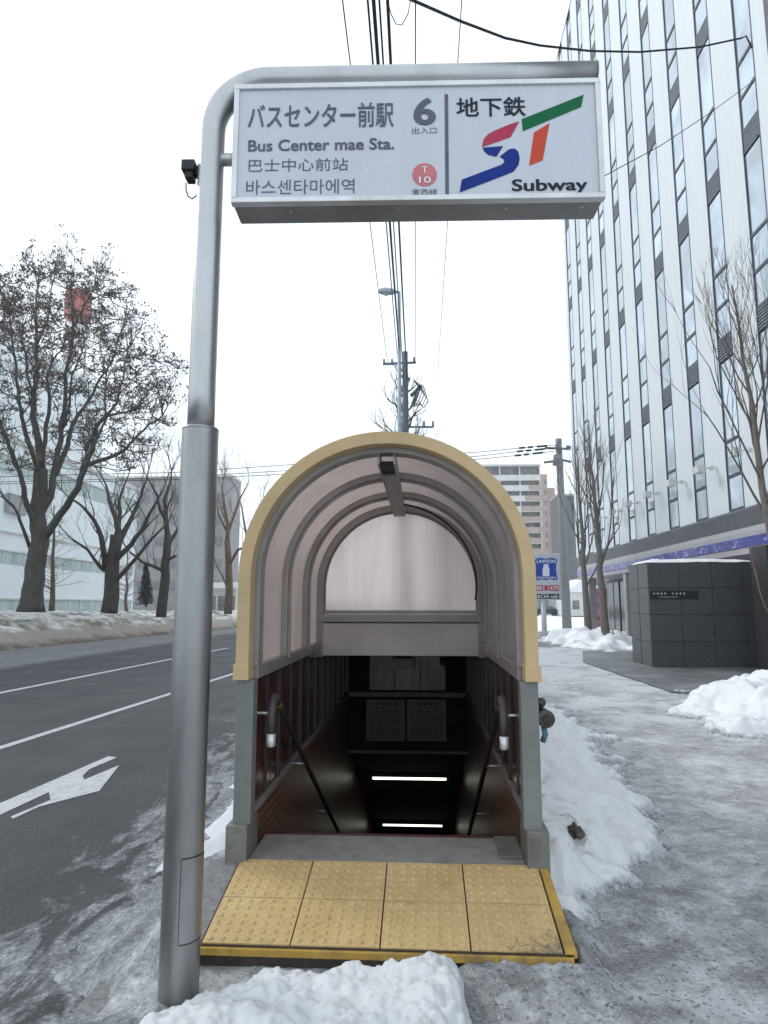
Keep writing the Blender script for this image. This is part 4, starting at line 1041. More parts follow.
limbed_tree('elm_tree', None, .3, [
 ([(161, 617, 0), (163, 595, 0), (165, 575, 0), (166, 555, 0), (168, 535, 0)], .34, .24),
 ([(168, 540, 0), (166, 520, 0), (165, 500, 0), (171, 480, .3)], .2, .07),
 ([(166, 572, 0), (155, 567, -.5), (143, 562, -1), (130, 552, -1.5)], .13, .05),
 ([(168, 545, 0), (178, 530, .8), (186, 515, 1.2), (192, 500, 1.5)], .13, .05),
 ([(166, 520, 0), (160, 510, -.6), (158, 496, -1), (150, 482, -1.4)], .12, .05),
 ([(167, 560, 0), (178, 555, -1), (190, 545, -1.8)], .1, .04)], 40,
 'dark bare tree standing between the pruned tree and the steel sign pole', 5, lvl=3, ln=1.5, dens=.8)
limbed_tree('elm_tree', None, .3, [
 ([(228, 614, 0), (229, 590, 0), (229, 565, 0), (227, 540, 0)], .34, .24),
 ([(227, 545, 0), (228, 525, 0), (224, 505, .3), (222, 488, .5)], .2, .07),
 ([(229, 565, 0), (238, 550, -.8), (246, 546, -1.2), (256, 538, -1.5)], .13, .05),
 ([(227, 535, 0), (234, 515, .6), (240, 500, 1), (246, 488, 1.3)], .14, .05),
 ([(226, 530, 0), (219, 515, -.5), (217, 505, -.8)], .1, .04),
 ([(228, 590, 0), (222, 575, -.6), (215, 562, -1)], .08, .04)], 52,
 'bare tree with reddish twigs seen between the sign pole and the yellow arch', 6, 'bark_brown', 'twig_pink', lvl=3, ln=1.6, dens=.8)
limbed_tree('elm_tree', None, .3, [
 ([(250, 610, 0), (250, 580, 0), (248, 545, 0)], .31, .2),
 ([(248, 545, 0), (244, 520, 0), (240, 500, .5)], .14, .06),
 ([(248, 545, 0), (256, 520, 0), (262, 505, .5)], .14, .06)], 66,
 'farther bare tree partly hidden behind the edge of the yellow arch', 8, 'bark_brown', 'twig_pink', lvl=3, ln=2.0, dens=.9)
def larch(x, y0, y1, Y, label, seed, r0, mats=('bark_brown', 'twig_pink'), cat='tree', name='larch_tree'):
    t = Tree(seed); r = t.r; a = onY(x, y0, Y); b = onY(x + 2, y1, Y); h = b.z - a.z
    t.limb([a.lerp(b, k / 8) + Vector((r.uniform(-.05, .05), 0, 0)) for k in range(9)], [r0 * (1 - k / 9.5) for k in range(9)], 8)
    for k in range(60):
        u = r.uniform(.12, .98); q = a.lerp(b, u); an = r.uniform(0, 6.28); l = h * .22 * (1.1 - u) + .3
        t.grow(q, Vector((math.cos(an), math.sin(an), .25)), l, .02 * (1.3 - u), 1, .12, .7, 3, None, 3, curl=.18)
    return t.finish(name, a, label, M[mats[0]], M[mats[1]], G_park, cat=cat)
larch(52, 611, 505, 36, 'slim brown-barked tree right behind the biggest tree', 21, .16)
larch(126, 612, 545, 50, 'slim pale-brown tree close behind the pruned tree', 22, .14)
def conifer(x, y0, y1, Y, label, seed):
    t = Tree(seed); r = t.r; a = onY(x, y0, Y); b = onY(x, y1, Y); h = b.z - a.z
    t.limb([a, a.lerp(b, .5), b], [.12, .07, .02], 6)
    for k in range(420):
        u = r.random() ** .8; q = a.lerp(b, .08 + .92 * u); an = r.uniform(0, 6.28); l = h * .24 * (1.02 - u) * r.uniform(.6, 1.1)
        e = q + Vector((math.cos(an) * l, math.sin(an) * l, -l * .25)); t.c.tube([q, e], [.02, .006], 3, cap=False)
        for j in range(4): cluster(t.k, q.lerp(e, .35 + .2 * j), .1, 2, r, .09)
    o = t.finish('fir_tree', a, label, M['bark_brown'], M['twig'], G_park, M['needle'])
    for ch in o.children:
        if ch.name.startswith('seed_clusters'): ch.name = 'needles'
conifer(146, 607, 565, 54, 'small dark green conifer in the snow before the grey building', 23)
# street trees on the right
def street_tree(base, hgt, r0, lean, label, seed, n=26, fork=.28, spread=.5, lnk=.42, group='thin bare street trees on the pavement'):
    t = Tree(seed); r = t.r; base = Vector(base); topp = base + Vector((lean, 0, hgt))
    P = [base.lerp(topp, k / 10) + Vector((r.uniform(-.04, .04), r.uniform(-.04, .04), 0)) * (k > 0) for k in range(11)]
    t.limb(P, [r0 * (1 - .88 * (k / 10) ** .9) for k in range(11)], 10)
    for k in range(n):
        u = fork + (1 - fork) * (k / n) ** 1.0; q = base.lerp(topp, u); an = k * 2.4 + r.uniform(-.4, .4)
        l = hgt * lnk * (1.08 - u) + .25
        t.grow(q, Vector((math.cos(an) * spread, math.sin(an) * spread, .9)), l, r0 * .26 * (1.1 - u) + .004, 2, .22, .42, 4, None, 5, curl=.12, kr=(.4, .7))
    return t.finish('street_tree', base, label, M['bark_street'], M['twig'], group)
street_tree((7.15, 29.3, .35), 8.2, .17, -.2, 'bare street tree with low fork in the snow heap, farther from the stone wall', 31, n=14, fork=.24, spread=.42)
street_tree((7.05, 26.2, .35), 8.6, .17, -.35, 'bare street tree with straight trunk nearest the stone wall corner', 32, n=15, fork=.3, spread=.42)
street_tree((5.80, 10.9, 0), 7.0, .10, -.5, 'tall bare tree overlapping the white office facade, its twigs fanning upward', 33, n=22, fork=.40, spread=.5, lnk=.46)
# tree behind the entrance
t = Tree(41); r = t.r; b = onY(403, 604, 33); tp = onY(404, 375, 33)
t.limb([b.lerp(tp, k / 8) for k in range(9)], [.26 * (1 - k / 10) for k in range(9)], 8)
for k in range(26):
    u = .55 + .45 * k / 26; q = b.lerp(tp, u); an = k * 2.4
    t.grow(q, Vector((math.cos(an), math.sin(an), .7)), 2.4 * (1.15 - u) + .3, .06, 2, .3, .7, 3, None, 4, curl=.3)
t.finish('roadside_tree', b, 'bare tree whose branch tips show above the yellow arch', M['bark_dark'], M['twig'], None)
# cord hanging by the near tree
pts = [onY(x, y, 10.5) for x, y in ((751, 548), (753, 562), (756, 575), (760, 592), (765, 606), (772, 618))]
mb = MB(); mb.tube(pts, .012, 6); tag(mb.build('cord', M['bark_brown'], smooth=True), 'loose brown cord hanging in front of the dark pillar', 'cord')

# ------------------------------------------------------------------ overhead wires, utility poles, lamp
def wire(pts, rad, label, group='overhead wires above the pavement', mat='cable', name='overhead_wire'):
    mb = MB(); mb.tube(pts, rad, 6); o = mb.build(name, M[mat], smooth=True); return tag(o, label, 'wire', group)
def span(xa, ya, Ya, xb, yb, Yb, n=16, sag=.25):
    A, B = onY(xa, ya, Ya), onY(xb, yb, Yb); out = []
    for k in range(n + 1):
        t = k / n; p = A.lerp(B, t); p.z -= sag * 4 * t * (1 - t) * .25; out.append(p)
    return out
W = [(340, -20, 388, 366, .018, 'thin overhead wire farthest from the bundle on the lamp side'),
     (366, -20, 398, 362, .028, 'overhead wire on the lamp side edge of the thick bundle'),
     (372, -20, 401, 372, .05, 'thickest overhead cable in the middle of the bundle'),
     (378, -20, 404, 385, .026, 'overhead wire squeezed between the two thick cables'),
     (386.5, -20, 407, 380, .042, 'thick twisted overhead cable on the building side of the bundle'),
     (415.5, -20, 415.3, 362, .016, 'single vertical-looking thin wire beside the bundle'),
     (463, -20, 437, 384, .012, 'faint thin wire farthest from the bundle toward the white building')]
for xa, ya, xb, yb, rad, lab in W:
    wire(span(xa, ya, 8.2, xb, yb, 30.0), rad * .62, lab)
# small loop near the top
lp = [onY(x, y, 8.6) for x, y in ((388, 2), (391, 14), (396, 24), (402, 25), (408, 14), (411, -2))]
wire(lp, .007, 'thin slack loop of wire hanging from the bundle above the sign')
cp = [(388, -12, 8.3), (412, 0, 8.9), (460, 21, 10), (505, 38, 11.2), (540, 45.5, 12), (590, 51, 13.2), (640, 52, 14.4), (700, 47, 15.5), (742, 38, 15.9)]
wire([onY(x, y, Y) for x, y, Y in cp], .024, 'thick black cable sagging from the bundle to the white office facade')
q = onX(743, 37, 9.0 - .06); mb = MB(); mb.tube([onY(742, 38, 15.9), onY(746, 36, 15.7), onY(752, 48, 15.62)], .02, 6)
tag(mb.build('cable_tail', M['cable'], smooth=True), 'short tail of black cable bent down at the facade corner', 'cable')
wire([onY(x, y, Y) for x, y, Y in ((560, 200, 9), (606, 175, 10.5), (660, 146, 12), (710, 113, 13.8), (752, 82, 15.5))], .008, 'thin service wire rising past the sign to the office facade')

up = thing('utility_pole', onY(406, 604, 30), 'dark utility pole with crossarm right behind the pale street lamp', 'utility pole')
b0, b1 = onY(407, 604, 30), onY(405, 352, 30); b0.z = 0
mb = MB(); mb.tube([b0, b0.lerp(b1, .5), b1], [.19, .17, .13], 14); mb.build('pole_shaft', M['pole_far'], up, smooth=True)
a, b = onY(384, 364, 30), onY(416, 362.5, 30); mb = MB(); mb.bar(a, b, .09, .09)
a2, b2 = onY(395, 392, 30), onY(424, 395, 30)
mb.bar(onY(398, 427, 30), onY(433, 427, 30), .08, .08); mb.build('crossarm', M['bluegrey'], up)
mb = MB()
for x, y in ((384, 361), (392, 361), (414, 359), (433, 423), (424, 423)): mb.tube([onY(x, y + 4, 29.95), onY(x, y - 2, 29.95)], [.06, .04], 8)
mb.build('insulator', M['bluegrey'], up)
for (x0_, y0_, x1_, y1_, d) in ((400, 392, 409, 378, .2), (411, 396, 421, 386, .1), (413, 404, 418, 392, -.2)):
    mb = MB(); mb.tube([onY(x0_, y0_, 30 + d), onY(x1_, y1_, 30 + d)], .09, 10); mb.build('transformer', M['bluegrey'], up, smooth=True)
mb = MB()
for k in range(6):
    xx = 410 + k * 2; mb.tube([onY(xx, 408 - k, 29.8), onY(xx + 4, 398 + k * 2, 29.7), onY(xx + 8, 386 + k * 3, 29.8), onY(xx + 3, 380 + k, 29.9)], .022, 5)
mb.build('cable_tangle', M['cable'], up)

sl = thing('street_lamp', onY(399, 604, 26), 'pale blue-grey street lamp with flat head reaching toward the road', 'street lamp')
b0, b1 = onY(400.5, 604, 26), onY(399, 292, 26); b0.z = 0
mb = MB(); mb.tube([b0, b0.lerp(b1, .5), b1], [.11, .09, .07], 12); mb.build('pole_shaft', M['lamp_blue'], sl, smooth=True)
a, b = onY(399, 292, 26), onY(378, 291, 26); mb = MB(); d = b - a
mb.tube([a + d * 0, a + d * .12, a + d * .3, a + d * .65, a + d * .9, a + d * 1.0], [.05, .06, .13, .165, .12, .04], 12); mb.build('lamp_head', M['lamp_blue'], sl, smooth=True)
mb = MB(); mb.tube([a + d * .35 - Vector((0, 0, .06)), a + d * .62 - Vector((0, 0, .10)), a + d * .88 - Vector((0, 0, .06))], [.06, .1, .05], 10); mb.build('lamp_glass', M['shop_panel'], sl, smooth=True)

# far right utility pole
ur = thing('utility_pole', (9.46, 44.4, 0), 'pale concrete utility pole behind the blue shop sign', 'utility pole')
pt = onY(558.5, 439, 44.4)
mb = MB(); mb.tube([(9.46, 44.4, -.1), (pt.x, 44.4, pt.z)], [.31, .21], 16); mb.build('pole_shaft', M['poly_pole'], ur, smooth=True)
mb = MB()
for (x0_, y0_, x1_, y1_) in ((545, 448, 570, 449), (544, 462.5, 556, 461), (562, 460, 571, 462)): mb.bar(onY(x0_, y0_, 44.1), onY(x1_, y1_, 44.1), .12, .14)
mb.build('crossarm', M['bluegrey'], ur)
mb = MB(); mb.tube([onY(558, 465, 43.7), onY(558, 455, 43.7)], [.36, .28], 12); mb.build('transformer', M['poly_pole'], ur, smooth=True)
mb = MB(); mb.bar(onY(554, 449, 44), onY(561, 440, 44), .1, .1); mb.bar(onY(568, 449, 44), onY(569, 446, 44), .2, .3); mb.build('brace', M['bluegrey'], ur)
Wr = [[(-40, 478), (60, 475), (175, 472.5), (330, 462), (480, 452), (520, 448), (556, 445)], [(-40, 483), (60, 480.5), (175, 477.5), (330, 468), (480, 456), (522, 451), (556, 448)], [(-40, 485), (60, 482.5), (175, 479.5), (330, 472), (480, 459), (522, 455), (556, 451)]]
for k, pp in enumerate(Wr):
    o = wire([onY(x, y, 44) for x, y in pp], .022, ['upper', 'middle', 'lower'][k] + ' thin wire crossing high over the road to the concrete pole', 'wires crossing the road')
    for (xa, xb) in ((519, 525), (528, 533), (537, 547)) if k < 3 else ():
        P_ = [onY(x, y, 44) for x, y in pp][-3:]
        def on(x):
            a, b = pp[-2], pp[-1]; 
            if x < a[0]: a, b = pp[-3], pp[-2]
            return onY(x, a[1] + (b[1] - a[1]) * (x - a[0]) / (b[0] - a[0]), 44)
        mb = MB(); mb.tube([on(xa - k * 2), on(xb - k * 2)], .07, 6); mb.build('sleeve', M['cable'], o)

# ------------------------------------------------------------------ white office building
XB = 9.0
off = thing('office_building', (XB, 30, 0), 'tall white office building with narrow vertical window strips above a violet band', 'building')
Z0, ZT = 4.25, 36.6
S0, SP, SW = 16.38, 2.345, .93
nst = 10; YE = 39.0; YW = 15.75
mb = MB(); mb.box(XB + .25, XB + 14, YW, YE, Z0, ZT - .3); mb.build('body', M['mullion'], off)
mb = MB(); prev = YW
for k in range(nst):
    a = S0 + SP * k; mb.box(XB, XB + .3, prev, a, Z0, ZT); prev = a + SW
mb.box(XB, XB + .3, prev, YE, Z0, ZT)
# the facade's end returns
mb.box(XB + .301, XB + 14, YE - .02, YE + .12, Z0, ZT)
mb.build('wall', M['facade'], off)
mb = MB(); mb.box(XB - .02, XB + .34, YW, YE + .02, ZT + .002, ZT + .08); mb.build('roof_edge', M['mullion'], off)
PER = 5.15
def pane_zs(fl):
    b = 4.3 + PER * fl
    return [(b, b + 1.0, 0), (b + 1.0, b + 2.05, 0), (b + 2.05, b + 4.45, 0)], (b + 4.45, b + PER)
for fl in range(7):
    for k in range(nst):
        a = S0 + SP * k; panes, lv = pane_zs(fl)
        top_z = min(lv[1], ZT - .1)
        mb = MB()
        for (za_, zb_, _) in panes:
            if za_ > ZT - .5: continue
            zb_ = min(zb_, ZT - .2); mb.box(XB + .022, XB + .05, a + .035, a + SW - .035, za_ + .04, zb_ - .03)
        dk = M['window_dark'] if (fl == 0) else M['window']
        if not mb.v: continue
        wo_ = mb.build('window', M['window'], off)
        mb = MB(); mb.box(XB - .012, XB + .2, a + .002, a + .035, panes[0][0], top_z); mb.box(XB - .012, XB + .2, a + SW - .035, a + SW - .002, panes[0][0], top_z)
        for (za_, zb_, _) in panes:
            if za_ < ZT - .3: mb.box(XB - .004, XB + .2, a + .035, a + SW - .035, za_ - .05, za_ + .04)
        mb.build('window_frame', M['mullion'], wo_)
        if lv[0] < ZT - .7:
            mb = MB()
            for j in range(7):
                z = lv[0] + .06 + j * .09; mb.box(XB + .004, XB + .05, a + .036, a + SW - .036, z, z + .05)
            mb.box(XB + .051, XB + .08, a + .036, a + SW - .036, lv[0] + .041, lv[1] - .051)
            mb.build('louvre', M['louvre'], wo_)
for k in range(1, 8):
    yc = S0 + SP * k - .75; t_ = MB()
    t_.tube([(XB, yc, 5.75), (XB - .45, yc, 5.72)], .02, 6); t_.box(XB - .62, XB - .40, yc - .16, yc + .16, 5.58, 5.80); t_.box(XB - .2, XB - .1, yc - .06, yc + .06, 5.68, 5.80)
    t_.build('floodlight', M['apt_white'], off)
# lower canopy: dark fascia, pale curve, violet band, mauve soffit
def strip_(pr, mat, nm, ya=1.0, yb=YE):
    m_ = MB(); m_.prism(pr, ya, yb, 'y'); return m_.build(nm, M[mat], off)
# profiles in (x, z)
strip_([(XB - .12, 4.24), (XB + .5, 4.24), (XB + .5, 3.76), (XB + .10, 3.76), (XB - .12, 4.18)], 'fascia', 'canopy')
strip_([(XB + .104, 3.755), (XB + .5, 3.755), (XB + .5, 3.47), (XB + .02, 3.47), (XB + .02, 3.60)], 'fascia_light', 'canopy_edge')
strip_([(XB, 3.465), (XB + .5, 3.465), (XB + .5, 3.19), (XB, 3.19)], 'violet', 'sign_band')
strip_([(XB + .03, 3.185), (XB + .5, 3.185), (XB + 1.6, 2.95), (XB + .03, 3.0)], 'mauve', 'soffit')
# stretch of tiled wall nearer than the white panels
mb = MB(); mb.box(XB + .01, XB + 14, 1.0, YW - .003, 4.245, ZT + 1); mb.build('tiled_wall', M['grey_tile'], off)
# ground floor set back
mb = MB(); mb.box(XB + 1.7, XB + 14, 1.0, YE, -.05, 3.6); mb.build('ground_floor_wall', M['slate'], off)
for k in range(8):
    y0_ = 20 + k * 2.35
    mb = MB(); mb.box(XB + 1.62, XB + 1.66, y0_ + .06, y0_ + 2.2, .1, 2.8); sw = mb.build('shop_window', M['window_dark'], off)
    mb = MB(); mb.box(XB + 1.58, XB + 1.69, y0_ - .05, y0_ + .05, 0, 2.9); mb.box(XB + 1.58, XB + 1.69, y0_ + .05, y0_ + 2.2, 2.8, 2.9); mb.box(XB + 1.6, XB + 1.68, y0_ + 1.1, y0_ + 1.16, .1, 2.8); mb.build('window_frame', M['mullion'], sw)
for y_ in (30.2, 36.8): mb = MB(); mb.box(XB + .1, XB + .5, y_, y_ + .4, 0, 2.99); mb.build('column', M['fascia_light'], off)
# dark pillar by the frame edge
pl = onZ(753, 673, 0)
t = thing('dark_pillar', (8.2, 16.1, 0), 'tall black pillar standing beside the dark stone wall', 'pillar')
mb = MB(); mb.box(7.95, 8.9, 15.7, 16.5, 0, 2.98); mb.build('shaft', M['dark'], t, bevel=.01)
mb = MB(); mb.box(7.91, 8.94, 15.66, 16.54, 0, .06); mb.build('base', M['dark'], t, bevel=.01)

# stone wall block
sw = thing('stone_wall', (5.9, 17.7, 0), 'dark granite-clad block wall with a snow-dusted top and black nameplate', 'wall')
BX0, BY0, BW, BD, BH = 5.87, 17.6, 3.22, 1.6, 2.70
mb = MB(); mb.box(BX0 + .03, BX0 + BW - .03, BY0 + .03, BY0 + BD - .03, 0, BH - .03); mb.build('core', M['dark'], sw)
rows = [0, .66, 1.35, 2.03, BH]
mb = MB()
for j in range(4):
    for i in range(4):
        mb.box(BX0 + i * BW / 4 + .006, BX0 + (i + 1) * BW / 4 - .006, BY0, BY0 + .028, rows[j] + .006, rows[j + 1] - .006)
    for i in range(2):
        mb.box(BX0, BX0 + .028, BY0 + .03 + i * BD / 2 + .006, BY0 + (i + 1) * BD / 2 - .006, rows[j] + .006, rows[j + 1] - .006)
mb.box(BX0, BX0 + BW, BY0 + .03, BY0 + BD, BH - .028, BH - .002)
mb.build('cladding', M['granite'], sw, bevel=.004)
p0, p1 = onY(648, 599, BY0 - .02), onY(698, 591, BY0 - .02)
mb = MB(); mb.box(BX0 + .04, p1.x, BY0 - .03, BY0 - .002, p0.z, p1.z + .01); npl = mb.build('nameplate', M['rubber'], sw, bevel=.003)
mb = MB(); z = (p0.z + p1.z) / 2 + .025; x = BX0 + .10
for k in range(9):
    if k != 4:
        mb.box(x, x + .05, BY0 - .034, BY0 - .031, z, z + .022); mb.box(x + .018, x + .032, BY0 - .034, BY0 - .031, z - .02, z + .045)
    x += .095
x = BX0 + .26
for k in range(9): mb.box(x, x + .03, BY0 - .034, BY0 - .031, z - .085, z - .07); x += .052
mb.build('lettering', M['white_lettering'], npl)
def cap(x, y):
    e = min(x - BX0, BX0 + BW - x, y - BY0, BY0 + BD - y) + .05 * fbm(x, y, 3, 3)
    return BH + .005 + .10 * sst(-.03, .28, e) * (1 - .75 * sst(BX0 + 1.8, BX0 + BW, x)) + .03 * fbm(x, y, 2, 4) - .012
mound('snow', axis([(BX0 + .01, BX0 + BW - .01, .05)]), axis([(BY0 + .01, BY0 + BD - .01, .05)]), cap, M['snow'], 'thin layer of snow lying on top of the stone wall', base=-1)
# banner and yellow thing by the shop front
bn = thing('shop_banner', (8.0, 32, 0), 'pink and white upright shop banner behind the street trees', 'banner')
p0, p1 = onY(598, 632, 31.5), onY(607, 588, 31.5); mb = MB(); mb.box(p0.x, p1.x, 31.49, 31.51, p0.z, p1.z); mb.build('cloth', M['pink_banner'], bn)
mb = MB(); mb.tube([(p1.x + .02, 31.5, 0), (p1.x + .02, 31.5, p1.z + .1)], .02, 6); mb.tube([(p0.x, 31.5, p1.z + .02), (p1.x, 31.5, p1.z + .02)], .012, 6); mb.build('pole_shaft', M['white'], bn)
mb = MB(); mb.box(p0.x + .2, p1.x + .3, 31.3, 31.8, 0, .1); mb.build('base', M['white'], bn, bevel=.02)
q = onY(613, 641, 26.5); yb = thing('safety_cone', (q.x, 26.5, 0), 'small yellow cone at the foot of the street tree', 'cone')
mb = MB(); mb.tube([(q.x, 26.5, .03), (q.x, 26.5, .6)], [.14, .03], 12); mb.build('cone_body', M['yellow_strip'], yb, smooth=True)
mb = MB(); mb.box(q.x - .2, q.x + .2, 26.3, 26.7, 0, .04); mb.build('base', M['yellow_strip'], yb)

# ------------------------------------------------------------------ shop sign
YS = 33.0
ss = thing('shop_sign', (6.07, YS, 0), 'blue and white convenience shop sign with milk bottle emblem on a white post', 'sign')
p0, p1 = onY(531.5, 600, YS), onY(560, 553.5, YS)
mb = MB(); mb.box(p0.x, p1.x, YS, YS + .22, p0.z, p1.z); mb.build('panel', M['shop_panel'], ss, bevel=.03)
b0, b1 = onY(545, 637, YS), onY(546, 600, YS)
mb = MB(); mb.tube([(b0.x, YS + .12, .1), (b0.x, YS + .12, b1.z)], .125, 16); mb.build('post', M['shop_panel'], ss, smooth=True)
mb = MB(); mb.box(b0.x - .34, b0.x + .34, YS - .2, YS + .44, 0, .30); mb.build('base', M['apt_white'], ss, bevel=.02)
z9 = zp(525, 545, 10.24)
def SP_(x, y):
    v = onY(525 + x / 10.24, 545 + y / 10.24, YS - .006); return (v.x, v.z)
def sflat(poly, mat, name, y):
    mb = MB(); mb.v = [(p[0], y, p[1]) for p in poly]; mb.f = [tuple(range(len(poly)))]; return mb.build(name, M[mat], ss, fix=False)
shield = [(100, 150), (120, 138), (160, 130), (215, 142), (270, 130), (310, 138), (332, 150), (322, 185), (318, 250), (325, 310), (335, 350), (300, 362), (260, 350), (215, 360), (170, 350), (130, 362), (98, 350), (108, 310), (114, 250), (108, 190)]
sflat([SP_(*p) for p in shield], 'shop_blue', 'emblem', YS - .006)
bottle = [(190, 195), (240, 195), (240, 222), (250, 240), (250, 318), (180, 318), (180, 240), (190, 222)]
sflat([SP_(*p) for p in bottle], 'white', 'emblem_bottle', YS - .009)
def SL(body, a, b, mat, bold=.02): return lettering(body, SP_(*a), SP_(*b), YS - .0095, M[mat], ss, bold)
SL('LAWSON', (122, 184), (312, 150), 'white', .03); SL('STATION', (122, 346), (312, 324), 'white', .03)
sflat([SP_(*p) for p in ((75, 412), (186, 412), (186, 470), (75, 470))], 'shop_red', 'red_panel', YS - .006)
sflat([SP_(*p) for p in ((246, 412), (348, 412), (348, 470), (246, 470))], 'shop_red', 'red_panel', YS - .006)
sflat([SP_(*p) for p in ((196, 412), (238, 412), (238, 470), (196, 470))], 'pink_ink', 'pink_panel', YS - .006)
SL('酒', (100, 462), (172, 420), 'white', .01); SL('ATM', (256, 462), (338, 420), 'white', .03); SL('&', (204, 462), (232, 420), 'shop_red', .02)
sflat([SP_(*p) for p in ((75, 500), (350, 500), (350, 552), (75, 552))], 'rubber', 'black_panel', YS - .006)
SL('MACHI café', (90, 544), (336, 508), 'white', .02)

# ------------------------------------------------------------------ far buildings
ap = thing('apartment_building', (24, 185, 0), 'pale pink-brown apartment block with stacked balconies above the arch edge', 'building')
YA_ = 185.0
Xa, Xb_ = 2.5, onY(541, 500, YA_).x; Xc = onY(548, 500, YA_).x; ztop = onY(520, 466, YA_).z
mb = MB(); mb.box(Xa, Xb_, YA_ + 1.5, YA_ + 16, 0, ztop); mb.build('wall', M['apt_dark'], ap)
mb = MB(); mb.box(Xb_ - .4, Xc, YA_ + .2, YA_ + 15, 0, onY(548, 474, YA_).z); mb.box(Xc, Xc + 2.6, YA_ + 3, YA_ + 15, 0, onY(548, 486, YA_).z); mb.build('side_wing', M['apt_brown'], ap)
mb = MB(); mb.box(Xa - .2, Xb_ + .1, YA_ - .6, YA_ + 16.2, ztop + .003, ztop + .5); mb.box(9, 12, YA_ + 4, YA_ + 8, ztop + .51, ztop + 3); mb.build('roof', M['apt_white'], ap)
flh = 2.98; nf = 12
z0f = onY(520, 474.5, YA_).z
for k in range(nf):
    zt = z0f - k * flh
    mb = MB(); mb.box(Xa, Xb_, YA_ - .1, YA_ + .05, zt - 1.55, zt - .1); mb.box(Xa, Xb_, YA_ - .1, YA_ + 1.49, zt - 1.72, zt - 1.551); bal = mb.build('balcony', M['apt_white'], ap)
    if k > 0:
        mb = MB(); mb.box(Xb_ - 2.2 - 1.1 * min(k, 7), Xb_ + .01, YA_ - .14, YA_ - .101, zt - 1.55, zt - .12); mb.build('brown_panel', M['apt_brown'], bal)
    x = Xa + .8
    while x < Xb_ - 2:
        mb = MB(); mb.box(x, x + 2.4, YA_ + 1.44, YA_ + 1.499, zt - .1, zt + 1.1); mb.build('window', M['apt_glass'], ap); x += 4.9
for i in range(6):
    x = Xb_ - .2 - i * 5.6; mb = MB(); mb.box(x, x + .3, YA_ + .1, YA_ + 1.49, 0, ztop - .02); mb.build('balcony_divider', M['apt_white'], ap)
for k in range(12):
    zz = 2 + k * 2.98; mb = MB(); mb.box(Xc - .9, Xc - .3, YA_ + .15, YA_ + .199, zz, zz + 1.5); mb.build('stair_window', M['apt_glass'], ap)
gb = thing('office_block', (32, 150, 0), 'slate-grey windowless block between the apartment building and the white office', 'building')
p0, p1 = onY(557, 496, 150), onY(592, 496, 150); mb = MB(); mb.box(p0.x, p1.x + 3, 150, 158, 0, p1.z); mb.build('wall', M['far_tile_grey'], gb)
mb = MB(); mb.box(p0.x - .15, p1.x + 3.1, 149.8, 158.2, p1.z + .003, p1.z + .5); mb.build('roof', M['slate'], gb)
# pale building left
wb = thing('pale_building', (-30, 55, 0), 'long pale greenish-white panel building behind the park trees', 'building')
XL = -30.0; Yf = onX(135, 560, XL).y; zt = 13.4
mb = MB(); mb.box(XL - 25, XL, 10, Yf, 0, zt); mb.build('wall', M['pale_panel'], wb)
mb = MB(); mb.box(XL - 24, XL - .4, 12, 60, zt + .41, 22); mb.build('upper_storeys', M['pale_panel'], wb)
def zx(x, y): return onX(x, y, XL).z
for (z0_, z1_, y0_, y1_, mt) in ((zx(0, 563), zx(0, 551.5), 12, Yf - .5, 'green_glass'), (zx(0, 618), zx(0, 600), 12, Yf - .3, 'green_glass'), (zx(100, 500) - .2, zx(100, 488), 12, Yf - .5, 'green_glass')):
    y = y0_
    while y < y1_ - 1:
        ye = min(y + 5.6, y1_); mb = MB(); mb.box(XL + .002, XL + .05, y, ye - .12, z0_, z1_); wn = mb.build('window_band', M[mt], wb)
        mb = MB()
        for j in range(3): mb.box(XL + .051, XL + .09, y + j * 1.9, y + j * 1.9 + .06, z0_, z1_)
        mb.build('window_frame', M['pale_panel'], wn); y += 5.6
mb = MB()
for z in (zx(0, 549), zx(0, 598), zx(0, 530), 12.4): mb.box(XL + .001, XL + .16, 10, Yf, z - .12, z)
mb.build('cornice', M['apt_white'], wb)
mb = MB(); mb.box(XL - 25.1, XL + .2, 9.9, Yf + .1, zt + .003, zt + .4); mb.build('roof', M['apt_white'], wb)
# dark vent panel seen low in the crown of the elm
a_, b_ = onX(4, 512, XL), onX(22, 504, XL); mb = MB(); mb.box(XL + .06, XL + .35, a_.y, b_.y + .1, a_.z, b_.z + .5); mb.build('vent', M['slate'], wb)
# red rooftop sign
p = onY(78, 306, 62); rs = thing('rooftop_sign', (p.x, 62, 0), 'faded red round rooftop drum seen through the crown of the biggest tree', 'sign')
mb = MB(); mb.tube([(p.x, 62, p.z - 1.4), (p.x, 62, p.z + 1.3)], 1.25, 24); mb.build('drum', M['red_sign'], rs, smooth=False)
mb = MB()
for dx, dy in ((-.7, -.7), (.7, -.7), (.7, .7), (-.7, .7)): mb.tube([(p.x + dx * 1.1, 62 + dy, 0), (p.x + dx, 62 + dy, p.z - 1.4)], .1, 6)
mb.build('support_mast', M['apt_white'], rs)
